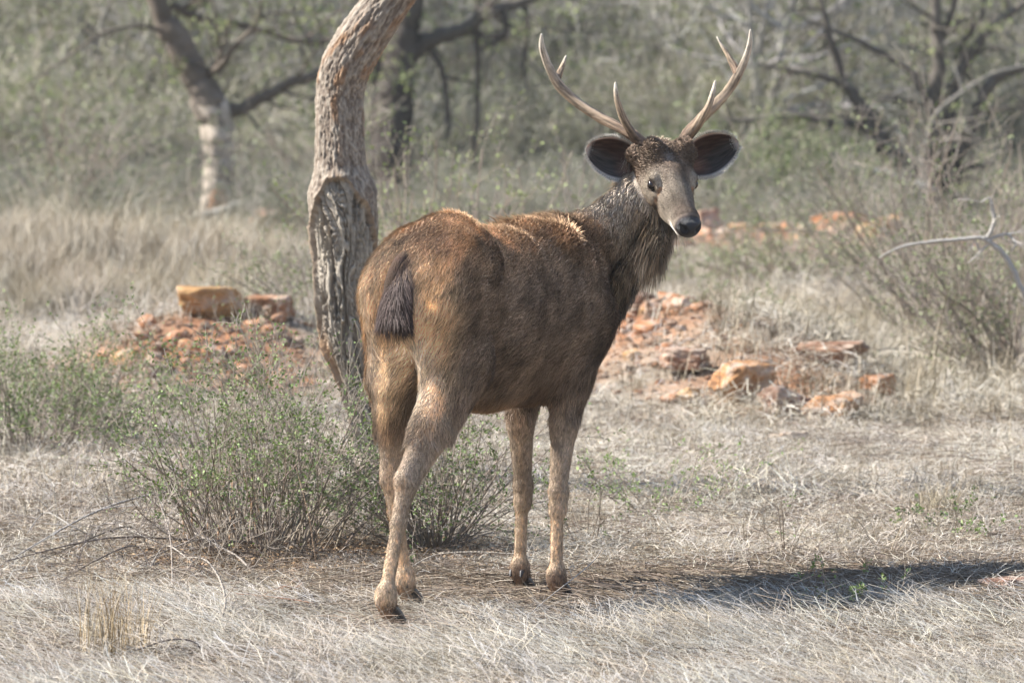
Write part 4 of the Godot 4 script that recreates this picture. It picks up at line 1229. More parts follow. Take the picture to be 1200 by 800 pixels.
func coat(p: Vector3) -> Color:
	var n1 := noise.get_noise_3d(p.x * 22.0, p.y * 22.0, p.z * 22.0)
	var n2 := fine.get_noise_3d(p.x * 60.0, p.y * 35.0, p.z * 60.0)
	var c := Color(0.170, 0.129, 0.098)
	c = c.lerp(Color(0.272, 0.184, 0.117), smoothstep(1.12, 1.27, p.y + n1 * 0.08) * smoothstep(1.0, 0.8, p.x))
	c = c.lerp(Color(0.44, 0.32, 0.205), smoothstep(-0.28, -0.42, p.x + n1 * 0.05) * smoothstep(0.55, 0.8, p.y))  # rump: buff fur, lightened further to paint in sunlight
	c = c.lerp(Color(0.46, 0.38, 0.29), smoothstep(-0.22, -0.36, p.x + n1 * 0.06) * smoothstep(1.02, 0.9, p.y + n1 * 0.1) * smoothstep(0.62, 0.75, p.y) * smoothstep(0.17, 0.10, absf(p.z)))  # inner thighs: naturally pale fur, with the sunlit strip painted into it
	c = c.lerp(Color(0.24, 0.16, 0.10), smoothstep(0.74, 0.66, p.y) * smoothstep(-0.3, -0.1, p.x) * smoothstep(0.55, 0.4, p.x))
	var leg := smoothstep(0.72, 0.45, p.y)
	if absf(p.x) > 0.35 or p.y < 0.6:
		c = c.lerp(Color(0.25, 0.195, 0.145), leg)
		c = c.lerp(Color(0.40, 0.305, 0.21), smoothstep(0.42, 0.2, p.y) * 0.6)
		c = c.lerp(Color(0.17, 0.12, 0.085), smoothstep(0.09, 0.05, p.y))
	var neck := smoothstep(0.82, 1.0, p.x + (p.y - 1.1) * 0.5)
	c = c.lerp(Color(0.27, 0.225, 0.18), neck)
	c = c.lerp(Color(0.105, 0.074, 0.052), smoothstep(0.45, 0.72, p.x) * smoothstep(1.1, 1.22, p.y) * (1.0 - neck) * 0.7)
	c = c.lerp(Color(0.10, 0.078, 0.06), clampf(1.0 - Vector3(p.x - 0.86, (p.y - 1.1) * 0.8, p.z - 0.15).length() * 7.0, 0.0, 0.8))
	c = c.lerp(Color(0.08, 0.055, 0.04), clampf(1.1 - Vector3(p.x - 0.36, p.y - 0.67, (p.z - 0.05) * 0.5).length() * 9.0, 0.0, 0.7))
	c = c.lerp(Color(0.09, 0.062, 0.045), clampf(n1 * 1.6 - 0.35, 0.0, 0.55) * (1.0 - leg))
	var n3 := fine.get_noise_3d(p.x * 75.0 + p.y * 40.0, p.y * 150.0 - p.x * 40.0, p.z * 120.0)
	var k := 2.6 * clampf(1.0 + 0.34 * n1 + 0.42 * n2 + 0.45 * n3 * (1.0 - leg), 0.35, 1.8)
	return Color(c.r * k, c.g * k, c.b * k)

func face_coat(p: Vector3) -> Color:   # in the head's own axes: x to the nose, y up from the brow, z to its right
	var n1 := noise.get_noise_3d(p.x * 60.0, p.y * 60.0, p.z * 60.0)
	var n2 := fine.get_noise_3d(p.x * 90.0, p.y * 160.0, p.z * 160.0)
	var c := Color(0.20, 0.165, 0.13)
	c = c.lerp(Color(0.185, 0.135, 0.10), smoothstep(0.17, 0.07, p.x + n1 * 0.06 + maxf(absf(p.z) - 0.04, 0.0)))
	c = c.lerp(Color(0.15, 0.115, 0.09), smoothstep(0.2, 0.30, p.x) * smoothstep(-0.03, 0.01, p.y))
	c = c.lerp(Color(0.30, 0.25, 0.20), smoothstep(-0.02, -0.05, p.y) * smoothstep(0.2, 0.3, p.x))
	var e := Vector3(p.x - 0.125, p.y + 0.01, absf(p.z) - 0.08).length()
	c = c.lerp(Color(0.29, 0.24, 0.185), smoothstep(0.058, 0.04, e) * 0.85)
	c = c.lerp(Color(0.05, 0.035, 0.03), smoothstep(0.030, 0.024, e) * 0.9)
	c = c.lerp(Color(0.24, 0.13, 0.07), smoothstep(0.009, 0.004, Vector2(p.x - 0.163, absf(p.z) - 0.060).length()) * 0.8)
	c = c.lerp(Color(0.36, 0.35, 0.34), smoothstep(0.022, 0.008, Vector2(p.x - 0.055, p.z - 0.012).length()) * 0.6 * step01(p.y))
	c = c.lerp(Color(0.05, 0.042, 0.04), smoothstep(0.322, 0.338, p.x + n1 * 0.01) * smoothstep(-0.065, -0.05, p.y))
	c = c.lerp(Color(0.70, 0.65, 0.58), smoothstep(-0.062, -0.074, p.y) * smoothstep(0.24, 0.28, p.x))
	c = c.lerp(Color(0.23, 0.18, 0.135), smoothstep(-0.05, -0.09, p.y) * smoothstep(0.22, 0.16, p.x))
	var k := 1.35 * clampf(1.0 + 0.35 * n1 + 0.5 * n2, 0.4, 1.8)
	return Color(c.r * k, c.g * k, c.b * k)

func step01(x: float) -> float:
	return 1.0 if x > 0.0 else 0.0

func body_field() -> Grid:
	var g := Grid.new(Vector3(-0.88, -0.09, -0.34), Vector3(1.36, 1.62, 0.36), 0.0105)
	# trunk
	g.bone(Vector3(-0.25, 1.08, 0), Vector3(-0.13, 1.055, 0), 0.188, 0.25, 0.05, 0.76)
	g.bone(Vector3(-0.13, 1.055, 0), Vector3(0.15, 0.965, 0), 0.25, 0.298, 0.05, 0.72)
	g.bone(Vector3(0.15, 0.965, 0), Vector3(0.50, 0.96, 0), 0.298, 0.295, 0.05, 0.68)
	g.bone(Vector3(0.50, 0.965, 0), Vector3(0.70, 1.0, 0), 0.29, 0.215, 0.06, 0.66)
	g.bone(Vector3(0.42, 1.15, 0), Vector3(0.66, 1.17, 0), 0.10, 0.09, 0.08, 0.7)   # withers
	g.bone(Vector3(0.70, 0.90, 0), Vector3(0.80, 0.97, 0), 0.14, 0.11, 0.08, 0.9)   # brisket
	g.bone(Vector3(-0.10, 1.225, 0), Vector3(-0.23, 1.205, 0), 0.09, 0.085, 0.08, 1.0)   # croup
	g.bone(Vector3(-0.2, 1.2, 0.1), Vector3(-0.34, 1.08, 0.09), 0.06, 0.05, 0.08)
	g.bone(Vector3(-0.2, 1.2, -0.1), Vector3(-0.34, 1.08, -0.09), 0.06, 0.05, 0.08)
	for s in [1.0, -1.0]:
		g.bone(Vector3(-0.07, 1.185, 0.13 * s), Vector3(-0.12, 1.15, 0.155 * s), 0.035, 0.03, 0.05)   # hip bones
		g.bone(Vector3(0.03, 1.12, 0.285 * s), Vector3(0.0, 0.98, 0.29 * s), 0.09, 0.08, 0.07, 1.0, true)   # hollow flank
		g.bone(Vector3(0.50, 1.21, 0.10 * s), Vector3(0.66, 0.98, 0.165 * s), 0.045, 0.05, 0.05)   # shoulder blade
		g.bone(Vector3(0.40, 1.08, 0.285 * s), Vector3(0.44, 0.86, 0.27 * s), 0.05, 0.04, 0.06, 1.0, true)   # behind the shoulder
	# neck, turned back to the right
	g.bone(Vector3(0.66, 1.07, 0), Vector3(0.88, 1.13, 0.01), 0.19, 0.158, 0.08, 0.72)
	g.bone(Vector3(0.88, 1.13, 0.01), Vector3(1.06, 1.25, 0.06), 0.155, 0.118, 0.06, 0.8)
	g.bone(Vector3(1.06, 1.25, 0.06), Vector3(1.125, 1.38, 0.12), 0.112, 0.09, 0.05, 0.95)
	g.bone(Vector3(1.125, 1.38, 0.12), Vector3(1.125, 1.45, 0.165), 0.088, 0.068, 0.04)
	# hind legs
	for s in [1.0, -1.0]:
		g.bone(Vector3(-0.26, 1.07, 0.085 * s), Vector3(-0.20, 0.84, 0.105 * s), 0.165, 0.115, 0.06, 0.7)
		g.bone(Vector3(-0.33, 1.04, 0.08 * s), Vector3(-0.31, 0.82, 0.10 * s), 0.095, 0.08, 0.06, 0.9)
	g.bone(Vector3(-0.20, 0.84, 0.115), Vector3(-0.40, 0.63, 0.125), 0.115, 0.068, 0.05, 0.8)
	g.bone(Vector3(-0.30, 0.78, 0.11), Vector3(-0.50, 0.56, 0.125), 0.07, 0.042, 0.05, 0.8)
	g.bone(Vector3(-0.42, 0.615, 0.125), Vector3(-0.585, 0.455, 0.125), 0.056, 0.036, 0.04)
	g.bone(Vector3(-0.53, 0.54, 0.125), Vector3(-0.612, 0.475, 0.125), 0.024, 0.026, 0.03)
	g.bone(Vector3(-0.59, 0.45, 0.125), Vector3(-0.63, 0.33, 0.12), 0.033, 0.0235, 0.02)
	g.bone(Vector3(-0.63, 0.33, 0.12), Vector3(-0.70, 0.11, 0.115), 0.0225, 0.021, 0.02)
	g.bone(Vector3(-0.70, 0.105, 0.115), Vector3(-0.705, 0.085, 0.115), 0.033, 0.032, 0.02)
	g.bone(Vector3(-0.705, 0.085, 0.115), Vector3(-0.68, 0.035, 0.115), 0.03, 0.03, 0.02)
	g.bone(Vector3(-0.23, 0.84, -0.11), Vector3(-0.25, 0.62, -0.115), 0.10, 0.058, 0.05, 0.8)
	g.bone(Vector3(-0.31, 0.78, -0.11), Vector3(-0.30, 0.58, -0.115), 0.07, 0.042, 0.05, 0.8)
	g.bone(Vector3(-0.25, 0.62, -0.115), Vector3(-0.285, 0.44, -0.115), 0.056, 0.036, 0.04)
	g.bone(Vector3(-0.30, 0.54, -0.115), Vector3(-0.305, 0.455, -0.115), 0.024, 0.026, 0.03)
	g.bone(Vector3(-0.285, 0.43, -0.115), Vector3(-0.26, 0.32, -0.115), 0.033, 0.0235, 0.02)
	g.bone(Vector3(-0.26, 0.32, -0.115), Vector3(-0.205, 0.11, -0.115), 0.0225, 0.021, 0.02)
	g.bone(Vector3(-0.205, 0.105, -0.115), Vector3(-0.205, 0.085, -0.115), 0.033, 0.032, 0.02)
	g.bone(Vector3(-0.205, 0.085, -0.115), Vector3(-0.18, 0.035, -0.115), 0.03, 0.03, 0.02)
	# forelegs
	for s in [1.0, -1.0]:
		var du := 0.0 if s > 0.0 else 0.095
		var w: float = 0.115 * s
		g.bone(Vector3(0.60, 1.06, 0.10 * s), Vector3(0.66, 0.93, 0.115 * s), 0.12, 0.11, 0.07, 0.6)
		g.bone(Vector3(0.63, 0.93, 0.115 * s), Vector3(0.55 + du, 0.75, 0.115 * s), 0.115, 0.08, 0.07, 0.75)
		g.bone(Vector3(0.55 + du, 0.7600, w), Vector3(0.50 + du, 0.5705, w), 0.08, 0.052, 0.05, 0.85)
		g.bone(Vector3(0.50 + du, 0.5705, w), Vector3(0.46 + du * 1.6, 0.3593, w), 0.046, 0.029, 0.025)
		g.bone(Vector3(0.465 + du * 1.6, 0.3382, w), Vector3(0.46 + du * 1.6, 0.2854, w), 0.0345, 0.031, 0.025)
		g.bone(Vector3(0.455 + du * 1.6, 0.2854, w), Vector3(0.448 + du * 1.5, 0.0742, w), 0.0215, 0.02, 0.02)
		g.bone(Vector3(0.448 + du * 1.5, 0.0636, w), Vector3(0.448 + du * 1.5, 0.0425, w), 0.0315, 0.030, 0.015)
		g.bone(Vector3(0.448 + du * 1.5, 0.0425, w), Vector3(0.475 + du * 1.5, -0.0103, w), 0.03, 0.03, 0.02)
	return g

func head_field() -> Grid:
	var g := Grid.new(Vector3(-0.14, -0.20, -0.15), Vector3(0.42, 0.15, 0.15), 0.0042)
	g.bone(Vector3(-0.02, -0.035, 0), Vector3(0.09, -0.03, 0), 0.082, 0.08, 0.03, 0.98)
	g.bone(Vector3(0.02, 0.0, -0.03), Vector3(0.02, 0.0, 0.03), 0.062, 0.062, 0.03)
	g.bone(Vector3(0.09, -0.03, 0), Vector3(0.20, -0.035, 0), 0.078, 0.056, 0.03, 0.95)
	g.bone(Vector3(0.20, -0.035, 0), Vector3(0.31, -0.035, 0), 0.055, 0.043, 0.03, 0.92)
	g.bone(Vector3(0.10, 0.022, 0), Vector3(0.31, -0.004, 0), 0.028, 0.02, 0.03, 1.2)
	g.bone(Vector3(0.31, -0.03, -0.008), Vector3(0.345, -0.032, -0.008), 0.040, 0.033, 0.02, 1.0)
	g.bone(Vector3(0.31, -0.03, 0.008), Vector3(0.345, -0.032, 0.008), 0.040, 0.033, 0.02, 1.0)
	g.bone(Vector3(0.345, -0.018, 0.022), Vector3(0.352, -0.018, 0.022), 0.022, 0.020, 0.012)
	g.bone(Vector3(0.345, -0.018, -0.022), Vector3(0.352, -0.018, -0.022), 0.022, 0.020, 0.012)
	g.bone(Vector3(0.03, -0.10, 0), Vector3(0.18, -0.095, 0), 0.052, 0.034, 0.04, 0.95)
	g.bone(Vector3(0.18, -0.095, 0), Vector3(0.312, -0.080, 0), 0.034, 0.019, 0.03)
	for s in [1.0, -1.0]:
		g.bone(Vector3(0.05, -0.07, 0.045 * s), Vector3(0.12, -0.065, 0.045 * s), 0.046, 0.036, 0.03)
		g.bone(Vector3(0.085, 0.014, 0.060 * s), Vector3(0.120, 0.012, 0.074 * s), 0.020, 0.012, 0.02)
		g.bone(Vector3(0.120, 0.011, 0.074 * s), Vector3(0.150, -0.004, 0.066 * s), 0.011, 0.008, 0.015)
		g.bone(Vector3(0.105, -0.036, 0.072 * s), Vector3(0.15, -0.034, 0.062 * s), 0.014, 0.012, 0.015)
		g.bone(Vector3(0.01, 0.03, 0.045 * s), Vector3(-0.005, 0.070, 0.060 * s), 0.036, 0.023, 0.04)
		g.bone(Vector3(-0.03, -0.01, 0.07 * s), Vector3(-0.035, 0.0, 0.095 * s), 0.04, 0.03, 0.03)
		g.bone(Vector3(0.118, -0.011, 0.086 * s), Vector3(0.138, -0.014, 0.082 * s), 0.0168, 0.0145, 0.005, 1.0, true)
		g.bone(Vector3(0.374, -0.020, 0.026 * s), Vector3(0.360, -0.010, 0.038 * s), 0.0125, 0.008, 0.006, 1.0, true)
		g.bone(Vector3(0.365, -0.055, 0.012 * s), Vector3(0.30, -0.060, 0.045 * s), 0.004, 0.004, 0.004, 1.0, true)
	for s in [1.0, -1.0]:
		g.bone(Vector3(0.108, 0.003, 0.083 * s), Vector3(0.144, -0.003, 0.077 * s), 0.0048, 0.004, 0.004)   # upper lids
	g.bone(Vector3(-0.12, -0.10, 0), Vector3(0.0, -0.06, 0), 0.085, 0.08, 0.04)
	return g

func fur_tuft(n: int, seed_: int, tilt := 0.55) -> ArrayMesh:
	var r := RandomNumberGenerator.new()
	r.seed = seed_
	var g := Geo.new()
	for k in n:
		var z := r.randf_range(-0.5, 0.5)
		var x := r.randf_range(-0.35, 0.35)
		var a := r.randf_range(-0.3, 0.3)
		var l := r.randf_range(0.7, 1.15)
		var lift := r.randf_range(0.14, 0.42)
		var d := Vector3(cos(a), 0, sin(a))
		var p0 := Vector3(x, -0.08, z)
		var nn := (Vector3.UP + Vector3(r.randfn() * tilt, 0, r.randfn() * tilt)).normalized()
		var v := r.randf_range(0.35, 1.7)
		g.blade(p0, p0 + d * l * 0.5 + Vector3.UP * lift, p0 + d * l + Vector3.UP * lift * r.randf_range(0.5, 1.3), Vector3(-sin(a), 0, cos(a)), 0.043, nn, Color(v, v, v), Color(v, v, v) * r.randf_range(1.0, 1.35))
	return g.mesh()

func flow(p: Vector3) -> Vector3:
	if p.x > 0.8 and p.y > 0.95:
		var t := smoothstep(0.8, 1.1, p.x)
		return Vector3(-0.8, -0.6 - t * 0.8, 0.1)
	return Vector3(-1.0, -0.45 - 0.9 * smoothstep(-0.2, -0.42, p.x), 0).lerp(Vector3(-0.12, -1, 0), smoothstep(0.9, 0.62, p.y))

func grow_fur(nets: Array, buf: PackedFloat32Array, count_per_m2: float, head: bool, skull: Grid = null) -> void:
	var vs: PackedVector3Array = nets[0]
	var ns: PackedVector3Array = nets[1]
	var ix: PackedInt32Array = nets[2]
	var left := 0.0
	for k in range(0, ix.size(), 3):
		var a := vs[ix[k]]
		var b := vs[ix[k + 1]]
		var d := vs[ix[k + 2]]
		left += (b - a).cross(d - a).length() * 0.5 * count_per_m2
		while left > 0.0:
			left -= 1.0
			var u := rng.randf()
			var w := rng.randf()
			if u + w > 1.0:
				u = 1.0 - u
				w = 1.0 - w
			var p := a + (b - a) * u + (d - a) * w
			var nn := ns[ix[k]]
			var dir: Vector3
			var l := 0.03
			var lift := 0.8
			var wide := 0.55
			var col: Color
			if head:
				if p.x > 0.325 and p.y > -0.06 or p.x > 0.19 and p.y < -0.045 or p.x > 0.29 and p.y < -0.03:
					continue
				if Vector3(p.x - 0.125, p.y + 0.012, absf(p.z) - 0.088).length() < 0.025:
					continue
				if p.x < -0.07 or p.x < 0.02 and p.y < -0.1:
					continue
				dir = Vector3(-1, 0.1, signf(p.z) * 0.25)
				l = lerpf(0.015, 0.0065, smoothstep(0.0, 0.11, p.x)) * rnd(0.9, 1.5)
				lift = 0.6
				wide = 0.9
				col = face_coat(p)
				if p.x < 0.03 + 0.09 * rng.randf() and p.y > 0.0:
					dir = Vector3(rng.randfn() * 0.5 - 0.3, 0, rng.randfn() * 0.6)
					lift = 1.3
				if p.y < -0.09 and p.x < 0.1:
					l = 0.03
					dir = Vector3(-0.8, -0.3, 0)
					col = col.lerp(Color(0.42, 0.33, 0.24), rng.randf())
			else:
				if (p - head_at).length() < 0.36 and skull:
					var hp := head_turn.inverse() * (p - head_at)
					if hp.x > 0.0 and skull.val(hp) < 0.02 or hp.x > -0.10 and skull.val(hp) < 0.008:
						continue
				dir = flow(p)
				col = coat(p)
				if p.x > 0.83 and p.y > 0.95:      # mane and throat
					l = lerpf(0.05, 0.08, rng.randf())
					lift = 0.95
					wide = 0.42
					if nn.y < 0.1:
						l *= 1.55 if p.x < 0.98 else 2.0
					if rng.randf() < 0.3:
						col = col.lerp(Color(0.56, 0.45, 0.32), 0.75)
					elif rng.randf() < 0.22:
						col = col.lerp(Color(0.12, 0.09, 0.07), 0.6)
				elif p.y > 1.1 + 0.05 * rng.randf():    # upright along the withers
					var up := smoothstep(1.12, 1.24, p.y + rnd(-0.03, 0.03)) * smoothstep(0.1, 0.5, p.x + rnd(-0.1, 0.1))
					l = lerpf(rnd(0.032, 0.05), rnd(0.05, 0.085), up)
					lift = lerpf(0.95, 1.35, up)
					wide = lerpf(0.55, 0.4, up)
				elif p.x < -0.3 and p.y > 0.75:
					l = rnd(0.03, 0.055)
					lift = rnd(0.45, 0.9)
				elif p.y < 0.6:
					l = 0.014
					lift = 0.55
					wide = 0.8
				elif p.y < 0.72 and p.x < 0.45:
					l = 0.045
				else:
					l = rnd(0.028, 0.046)
					lift = 0.75
			dir += rdir() * 0.28
			dir = (dir - nn * dir.dot(nn)).normalized()
			var z := dir.cross(nn).normalized()
			put(buf, Basis(dir * l, nn * l * lift, z * l * wide), p, vary(col * (0.42 if rng.randf() < 0.09 else 1.0), 0.42))

func horn(g: Geo, a: Array, tip: Color, seed_: float) -> void:
	var l := curved(a, 9)
	var p: PackedVector3Array = l[0]
	var r: PackedFloat32Array = l[1]
	var sides := 20
	var base := g.v.size()
	var m := p.size()
	var x := Vector3.FORWARD
	for k in m:
		var t := (p[mini(k + 1, m - 1)] - p[maxi(k - 1, 0)]).normalized()
		x = (x - t * x.dot(t)).normalized()
		var y := t.cross(x)
		var f := float(k) / (m - 1)
		for s in sides:
			var ang := TAU * s / sides
			var dir := x * cos(ang) + y * sin(ang)
			var q := fine.get_noise_3d(cos(ang) * 45.0 + seed_, sin(ang) * 45.0, f * 28.0)
			var pearl := fine.get_noise_3d(cos(ang) * 90.0 + seed_, sin(ang) * 90.0, f * 190.0)
			g.v.append(p[k] + dir * r[k] * (1.0 + (0.22 * q + 0.12 * pearl) * (1.0 - f * 0.8)))
			var c := Color(0.205, 0.135, 0.09).lerp(Color(0.36, 0.265, 0.18), smoothstep(0.1, 0.5, f)).lerp(tip, smoothstep(0.55, 1.0, f))
			var kk := clampf(1.0 + 1.3 * q + 0.5 * pearl, 0.35, 1.7)
			g.c.append(Color(c.r * kk, c.g * kk, c.b * kk))
	for k in m - 1:
		for s in sides:
			var u := base + k * sides + s
			var w := base + k * sides + (s + 1) % sides
			g.i.append_array(PackedInt32Array([u, u + sides, w, w, u + sides, w + sides]))
	g.v.append(p[m - 1] + (p[m - 1] - p[m - 2]).normalized() * r[m - 1])
	g.c.append(tip)
	for s in sides:
		g.i.append_array(PackedInt32Array([base + (m - 1) * sides + s, g.v.size() - 1, base + (m - 1) * sides + (s + 1) % sides]))

func to_stag(o: Node3D, g: Geo) -> void:     # world points to the stag's own axes
	var t := o.transform.affine_inverse()
	for k in g.v.size():
		g.v[k] = t * g.v[k]

func ear_shape(base: Vector3, tip: Vector3, facing: Vector3, tall: float) -> Geo:
	var g := Geo.new()
	var ax := tip - base
	var up := facing.cross(ax).normalized()
	if up.y < 0.0:
		up = -up
	var nf := ax.cross(up).normalized()
	if nf.dot(facing) < 0.0:
		nf = -nf
	var ns := 26
	var nt := 30
	for i in ns + 1:
		var s := float(i) / ns
		var h := tall * pow(sin(PI * clampf(0.09 + 0.91 * pow(s, 0.85), 0.0, 1.0)), 0.55)
		if i == ns:
			h = 0.0
		for j in 2 * nt:
			var front := j < nt
			var t := -1.0 + 2.0 * float(j) / (nt - 1) if front else 1.0 - 2.0 * float(j - nt) / (nt - 1)
			var cup := -0.052 * (1.0 - t * t) * sin(PI * clampf(s * 0.8 + 0.12, 0.0, 1.0)) - 0.02 * (1.0 - s)
			var wave := 0.003 * fine.get_noise_2d(s * 60.0, t * 40.0) + 0.006 * sin(s * 9.0 + t * 2.0)
			g.v.append(base + ax * s + up * (h * t + 0.012 * s) + nf * (cup + wave + (0.0 if front else -0.005)))
			var rim := smoothstep(0.88, 0.97, maxf(absf(t), s))
			var c := Color(0.16, 0.115, 0.085) if not front else Color(0.10, 0.062, 0.05).lerp(Color(0.11, 0.10, 0.095), smoothstep(0.25, -0.5, t + (0.3 - s)))
			c = c.lerp(Color(0.30, 0.17, 0.13), clampf(1.0 - Vector2(s - 0.12, t * 0.6 + 0.25).length() * 3.2, 0.0, 0.9) if front else 0.0)
			var streak := 1.0 + 0.5 * fine.get_noise_2d(s * 25.0, t * 190.0)
			g.c.append(Color(c.r * streak, c.g * streak, c.b * streak).lerp(Color(0.85, 0.80, 0.72), rim * (0.9 if s > 0.12 else 0.2)))
	var w := 2 * nt
	for i in ns:
		for j in w:
			var a := i * w + j
			var b := i * w + (j + 1) % w
			g.i.append_array(PackedInt32Array([a, b, a + w, b, b + w, a + w]))
	return g

func stag() -> void:
	var o := thing("deer", "brown antlered stag standing in dry grass, looking back over its shoulder", "deer", STAG_AT)
	o.rotation_degrees.y = 60.0
	var inv := o.basis.inverse()
	var yaw := deg_to_rad(20.0)
	var pit := deg_to_rad(39.0)
	var hx := Vector3(sin(yaw) * cos(pit), -sin(pit), cos(yaw) * cos(pit))
	var hz := Vector3(-cos(yaw), 0.0, sin(yaw))
	head_turn = inv * Basis(hx * 0.95, hz.cross(hx), hz * 1.03)
	# the body, one skin with the head
	var body := body_field().net()
	var skull := head_field()
	var head := skull.net()
	var g := Geo.new()
	g.v = body[0]
	g.n = body[1]
	g.i = body[2]
	for p in g.v:
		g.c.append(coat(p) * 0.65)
	var nose := Geo.new()
	var hv: PackedVector3Array = head[0]
	var hn: PackedVector3Array = head[1]
	var hi: PackedInt32Array = head[2]
	var first := g.v.size()
	for k in hv.size():
		g.v.append(head_at + head_turn * hv[k])
		g.n.append(head_turn * hn[k])
		g.c.append(face_coat(hv[k]))
	for k in range(0, hi.size(), 3):
		var m := (hv[hi[k]] + hv[hi[k + 1]] + hv[hi[k + 2]]) / 3.0
		if m.x > 0.339 + 0.35 * maxf(absf(m.z) - 0.03, 0.0) and m.y > -0.052:
			for j in 3:
				nose.i.append(nose.v.size())
				var p := hv[hi[k + j]]
				nose.v.append(head_at + head_turn * p)
				nose.n.append(head_turn * hn[hi[k + j]])
				nose.c.append(Color(0.02, 0.017, 0.017) * (1.0 + 0.4 * fine.get_noise_3d(p.x * 400.0, p.y * 400.0, p.z * 400.0)))
		else:
			for j in 3:
				g.i.append(first + hi[k + j])
	var hide := relief(paint(0.85, 0.2), 0.05, 0.5, 6.0)
	obj("body", g.mesh(), hide, o)
	obj("nose", nose.mesh(), relief(paint(0.3, 0.5), 0.08, 0.15, 40.0), o)
	# coat
	var buf := PackedFloat32Array()
	grow_fur(body, buf, 25000.0, false, skull)
	var hair := paint(0.75, 0.15)
	hair.backlight_enabled = true
	hair.backlight = Color(0.38, 0.35, 0.32)
	many("fur", fur_tuft(6, 5), hair, buf, o)
	var fb := PackedFloat32Array()
	grow_fur(head, fb, 90000.0, true)
	for k in range(0, fb.size(), 16):     # from the head's axes to the stag's
		var b := Basis(Vector3(fb[k], fb[k + 4], fb[k + 8]), Vector3(fb[k + 1], fb[k + 5], fb[k + 9]), Vector3(fb[k + 2], fb[k + 6], fb[k + 10]))
		var p := head_at + head_turn * Vector3(fb[k + 3], fb[k + 7], fb[k + 11])
		b = head_turn * b
		for r in 3:
			fb[k + r * 4] = b.x[r]
			fb[k + r * 4 + 1] = b.y[r]
			fb[k + r * 4 + 2] = b.z[r]
			fb[k + r * 4 + 3] = p[r]
	many("face_fur", fur_tuft(4, 8, 0.75), paint(0.75, 0.2), fb, o)
	# tail
	var tail := Geo.new()
	var tl := curved([-0.35, 1.215, 0.0, 0.02, -0.425, 1.18, 0.0, 0.026, -0.465, 1.11, -0.003, 0.030, -0.475, 1.03, -0.006, 0.018], 5)
	tail.tube(tl[0], tl[1], 14, Color(0.11, 0.07, 0.05), Color(0.05, 0.036, 0.03))
	var t := obj("tail", tail.mesh(), hide, o)
	var tb := PackedFloat32Array()
	for k in 8000:
		var f := rng.randf()
		var tp: PackedVector3Array = tl[0]
		var q := f * (tp.size() - 1.001)
		var p := tp[int(q)].lerp(tp[int(q) + 1], q - int(q))
		var ang := rnd(0, TAU)
		var nn := Vector3(-absf(cos(ang)) * 0.9 - 0.1, 0.25 * cos(ang), sin(ang)).normalized()
		var dir := (Vector3(-0.22, -1.0, 0) + Vector3(0, 0, sin(ang) * 0.75) + rdir() * 0.22).normalized()
		dir = (dir - nn * dir.dot(nn) * 0.7).normalized()
		var zz := dir.cross(nn).normalized()
		var l := rnd(0.045, 0.085) * lerpf(0.75, 1.05, f)
		var c := Color(0.36, 0.23, 0.14).lerp(Color(0.075, 0.052, 0.046), smoothstep(0.1, 0.5, f + rnd(-0.1, 0.1)))
		put(tb, Basis(dir * l, nn * l * 0.7, zz * l * 0.3), p + nn * lerpf(0.012, 0.034, f) + Vector3(0, 0, 0.022), vary(c, 0.5))
	many("tail_hair", fur_tuft(6, 11), paint(0.65, 0.3), tb, t)
	# hooves: two toes each
	for a in [[-0.665, 0.115, -0.008], [-0.165, -0.115, -0.008], [0.49, 0.115, -0.045], [0.62, -0.115, -0.045]]:
		var hg := Geo.new()
		for s in [-1.0, 1.0]:
			var c := Vector3(a[0], a[2], a[1] + s * 0.017)
			var pts := PackedVector3Array([c + Vector3(-0.03, 0.058, 0), c + Vector3(-0.012, 0.045, 0), c + Vector3(0.012, 0.026, s * 0.002), c + Vector3(0.036, 0.010, s * 0.004), c + Vector3(0.05, 0.004, s * 0.004)])
			hg.tube(pts, PackedFloat32Array([0.017, 0.021, 0.02, 0.013, 0.004]), 12, Color(0.05, 0.042, 0.038), Color(0.03, 0.027, 0.025))
			var dw := c + Vector3(-0.055, 0.085, s * 0.004)
			hg.tube(PackedVector3Array([dw + Vector3(0.012, 0.012, 0), dw, dw + Vector3(-0.006, -0.016, 0)]), PackedFloat32Array([0.007, 0.009, 0.004]), 8, Color(0.05, 0.042, 0.038), Color(0.03, 0.027, 0.025))
		obj("hoof", hg.mesh(), paint(0.45, 0.5), o)
	# eyes
	for s in [1.0, -1.0]:
		var e := SphereMesh.new()
		e.radius = 0.0178
		e.height = 0.0356
		var em := StandardMaterial3D.new()
		em.albedo_color = Color(0.09, 0.05, 0.035)
		em.roughness = 0.08
		em.metallic_specular = 0.6
		var en := obj("eye", e, em, o)
		en.position = head_at + head_turn * Vector3(0.126, -0.0115, 0.0768 * s)
	# ears and antlers, given in the scene's axes and turned into the stag's
	var em2 := relief(paint(0.85, 0.2), 0.06, 0.2, 30.0)
	em2.backlight_enabled = true
	em2.backlight = Color(0.62, 0.40, 0.32)
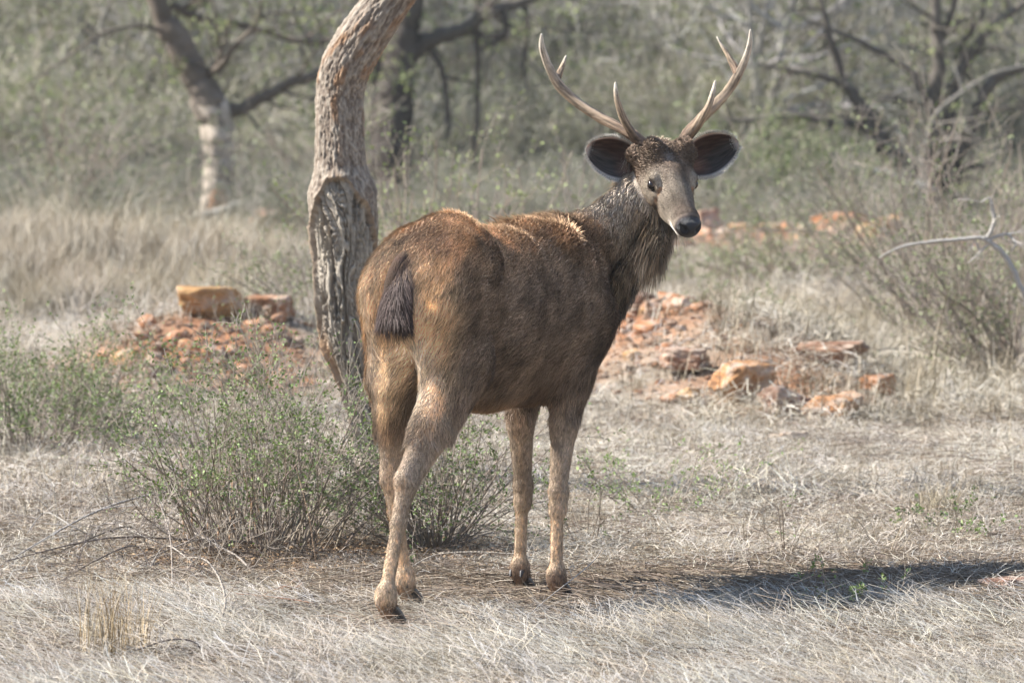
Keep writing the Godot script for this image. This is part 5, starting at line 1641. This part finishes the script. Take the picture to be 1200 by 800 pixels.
	for a in [[Vector3(0.452, 1.476, -19.32), Vector3(0.262, 1.521, -19.31), Vector3(-0.10, 0.1, 1), 0.074], [Vector3(0.638, 1.476, -19.38), Vector3(0.822, 1.545, -19.39), Vector3(0.22, 0.12, 1), 0.074]]:
		var eg := ear_shape(a[0], a[1], a[2], a[3])
		to_stag(o, eg)
		eg.smooth()
		if eg.n[13 * 60 + 15].dot(inv * a[2]) < 0.0:
			flip_out(eg)
		var en := obj("ear", eg.mesh(), em2, o)
		var rb := PackedFloat32Array()
		for k in 750:
			var i := 3 + rng.randi() % 23
			var j: int = [0, 29][rng.randi() % 2] if rng.randf() < 0.8 or i < 22 else rng.randi() % 30
			var p := eg.v[i * 60 + j]
			var mid := eg.v[14 * 60 + 15]
			var dir := ((p - mid).normalized() + rdir() * 0.4).normalized()
			var nn: Vector3 = (inv * a[2]).normalized()
			var zz := dir.cross(nn).normalized()
			var l := rnd(0.006, 0.017)
			put(rb, Basis(dir * l, zz.cross(dir) * l, zz * l * 0.8), p, vary(Color(0.72, 0.68, 0.62), 0.3))
		many("ear_fringe", fur_tuft(4, 21), paint(0.8, 0.2), rb, en)
	var pale := Color(0.66, 0.58, 0.48)
	var hm := relief(paint(0.55, 0.4), 0.05, 0.25, 20.0)
	for set_ in [[
			[0.469, 1.548, -19.310, 0.0200, 0.435, 1.579, -19.310, 0.0208, 0.376, 1.612, -19.330, 0.0185, 0.309, 1.648, -19.360, 0.0178, 0.235, 1.697, -19.380, 0.0178, 0.170, 1.759, -19.390, 0.0186, 0.130, 1.830, -19.380, 0.0155, 0.108, 1.895, -19.350, 0.0116, 0.106, 1.942, -19.330, 0.0039],
			[0.161, 1.765, -19.390, 0.0124, 0.173, 1.805, -19.410, 0.0109, 0.186, 1.836, -19.420, 0.0078, 0.195, 1.863, -19.430, 0.0031],
			[0.462, 1.554, -19.310, 0.0185, 0.434, 1.582, -19.290, 0.0169, 0.400, 1.641, -19.260, 0.0138, 0.378, 1.703, -19.240, 0.0108, 0.371, 1.743, -19.230, 0.0077, 0.370, 1.771, -19.230, 0.0031]],
			[[0.615, 1.562, -19.340, 0.0201, 0.636, 1.593, -19.340, 0.0201, 0.674, 1.633, -19.360, 0.0193, 0.727, 1.682, -19.390, 0.0186, 0.774, 1.731, -19.410, 0.0178, 0.811, 1.786, -19.410, 0.0171, 0.839, 1.845, -19.400, 0.0139, 0.856, 1.904, -19.380, 0.0101, 0.858, 1.957, -19.360, 0.0039],
			[0.814, 1.799, -19.410, 0.0140, 0.800, 1.829, -19.430, 0.0124, 0.779, 1.869, -19.450, 0.0085, 0.760, 1.900, -19.460, 0.0062, 0.742, 1.931, -19.470, 0.0031],
			[0.621, 1.565, -19.340, 0.0201, 0.647, 1.594, -19.310, 0.0185, 0.677, 1.635, -19.280, 0.0154, 0.704, 1.684, -19.260, 0.0123, 0.719, 1.734, -19.250, 0.0092, 0.728, 1.777, -19.250, 0.0031]]]:
		var ag := Geo.new()
		horn(ag, set_[0], pale, 1.0)
		horn(ag, set_[1], pale, 7.0)
		horn(ag, set_[2], pale, 13.0)
		to_stag(o, ag)
		ag.smooth()
		obj("antler", ag.mesh(), hm, o)

func flip_out(g: Geo) -> void:
	for k in g.n.size():
		g.n[k] = -g.n[k]
	for k in range(0, g.i.size(), 3):
		var a := g.i[k]
		g.i[k] = g.i[k + 1]
		g.i[k + 1] = a
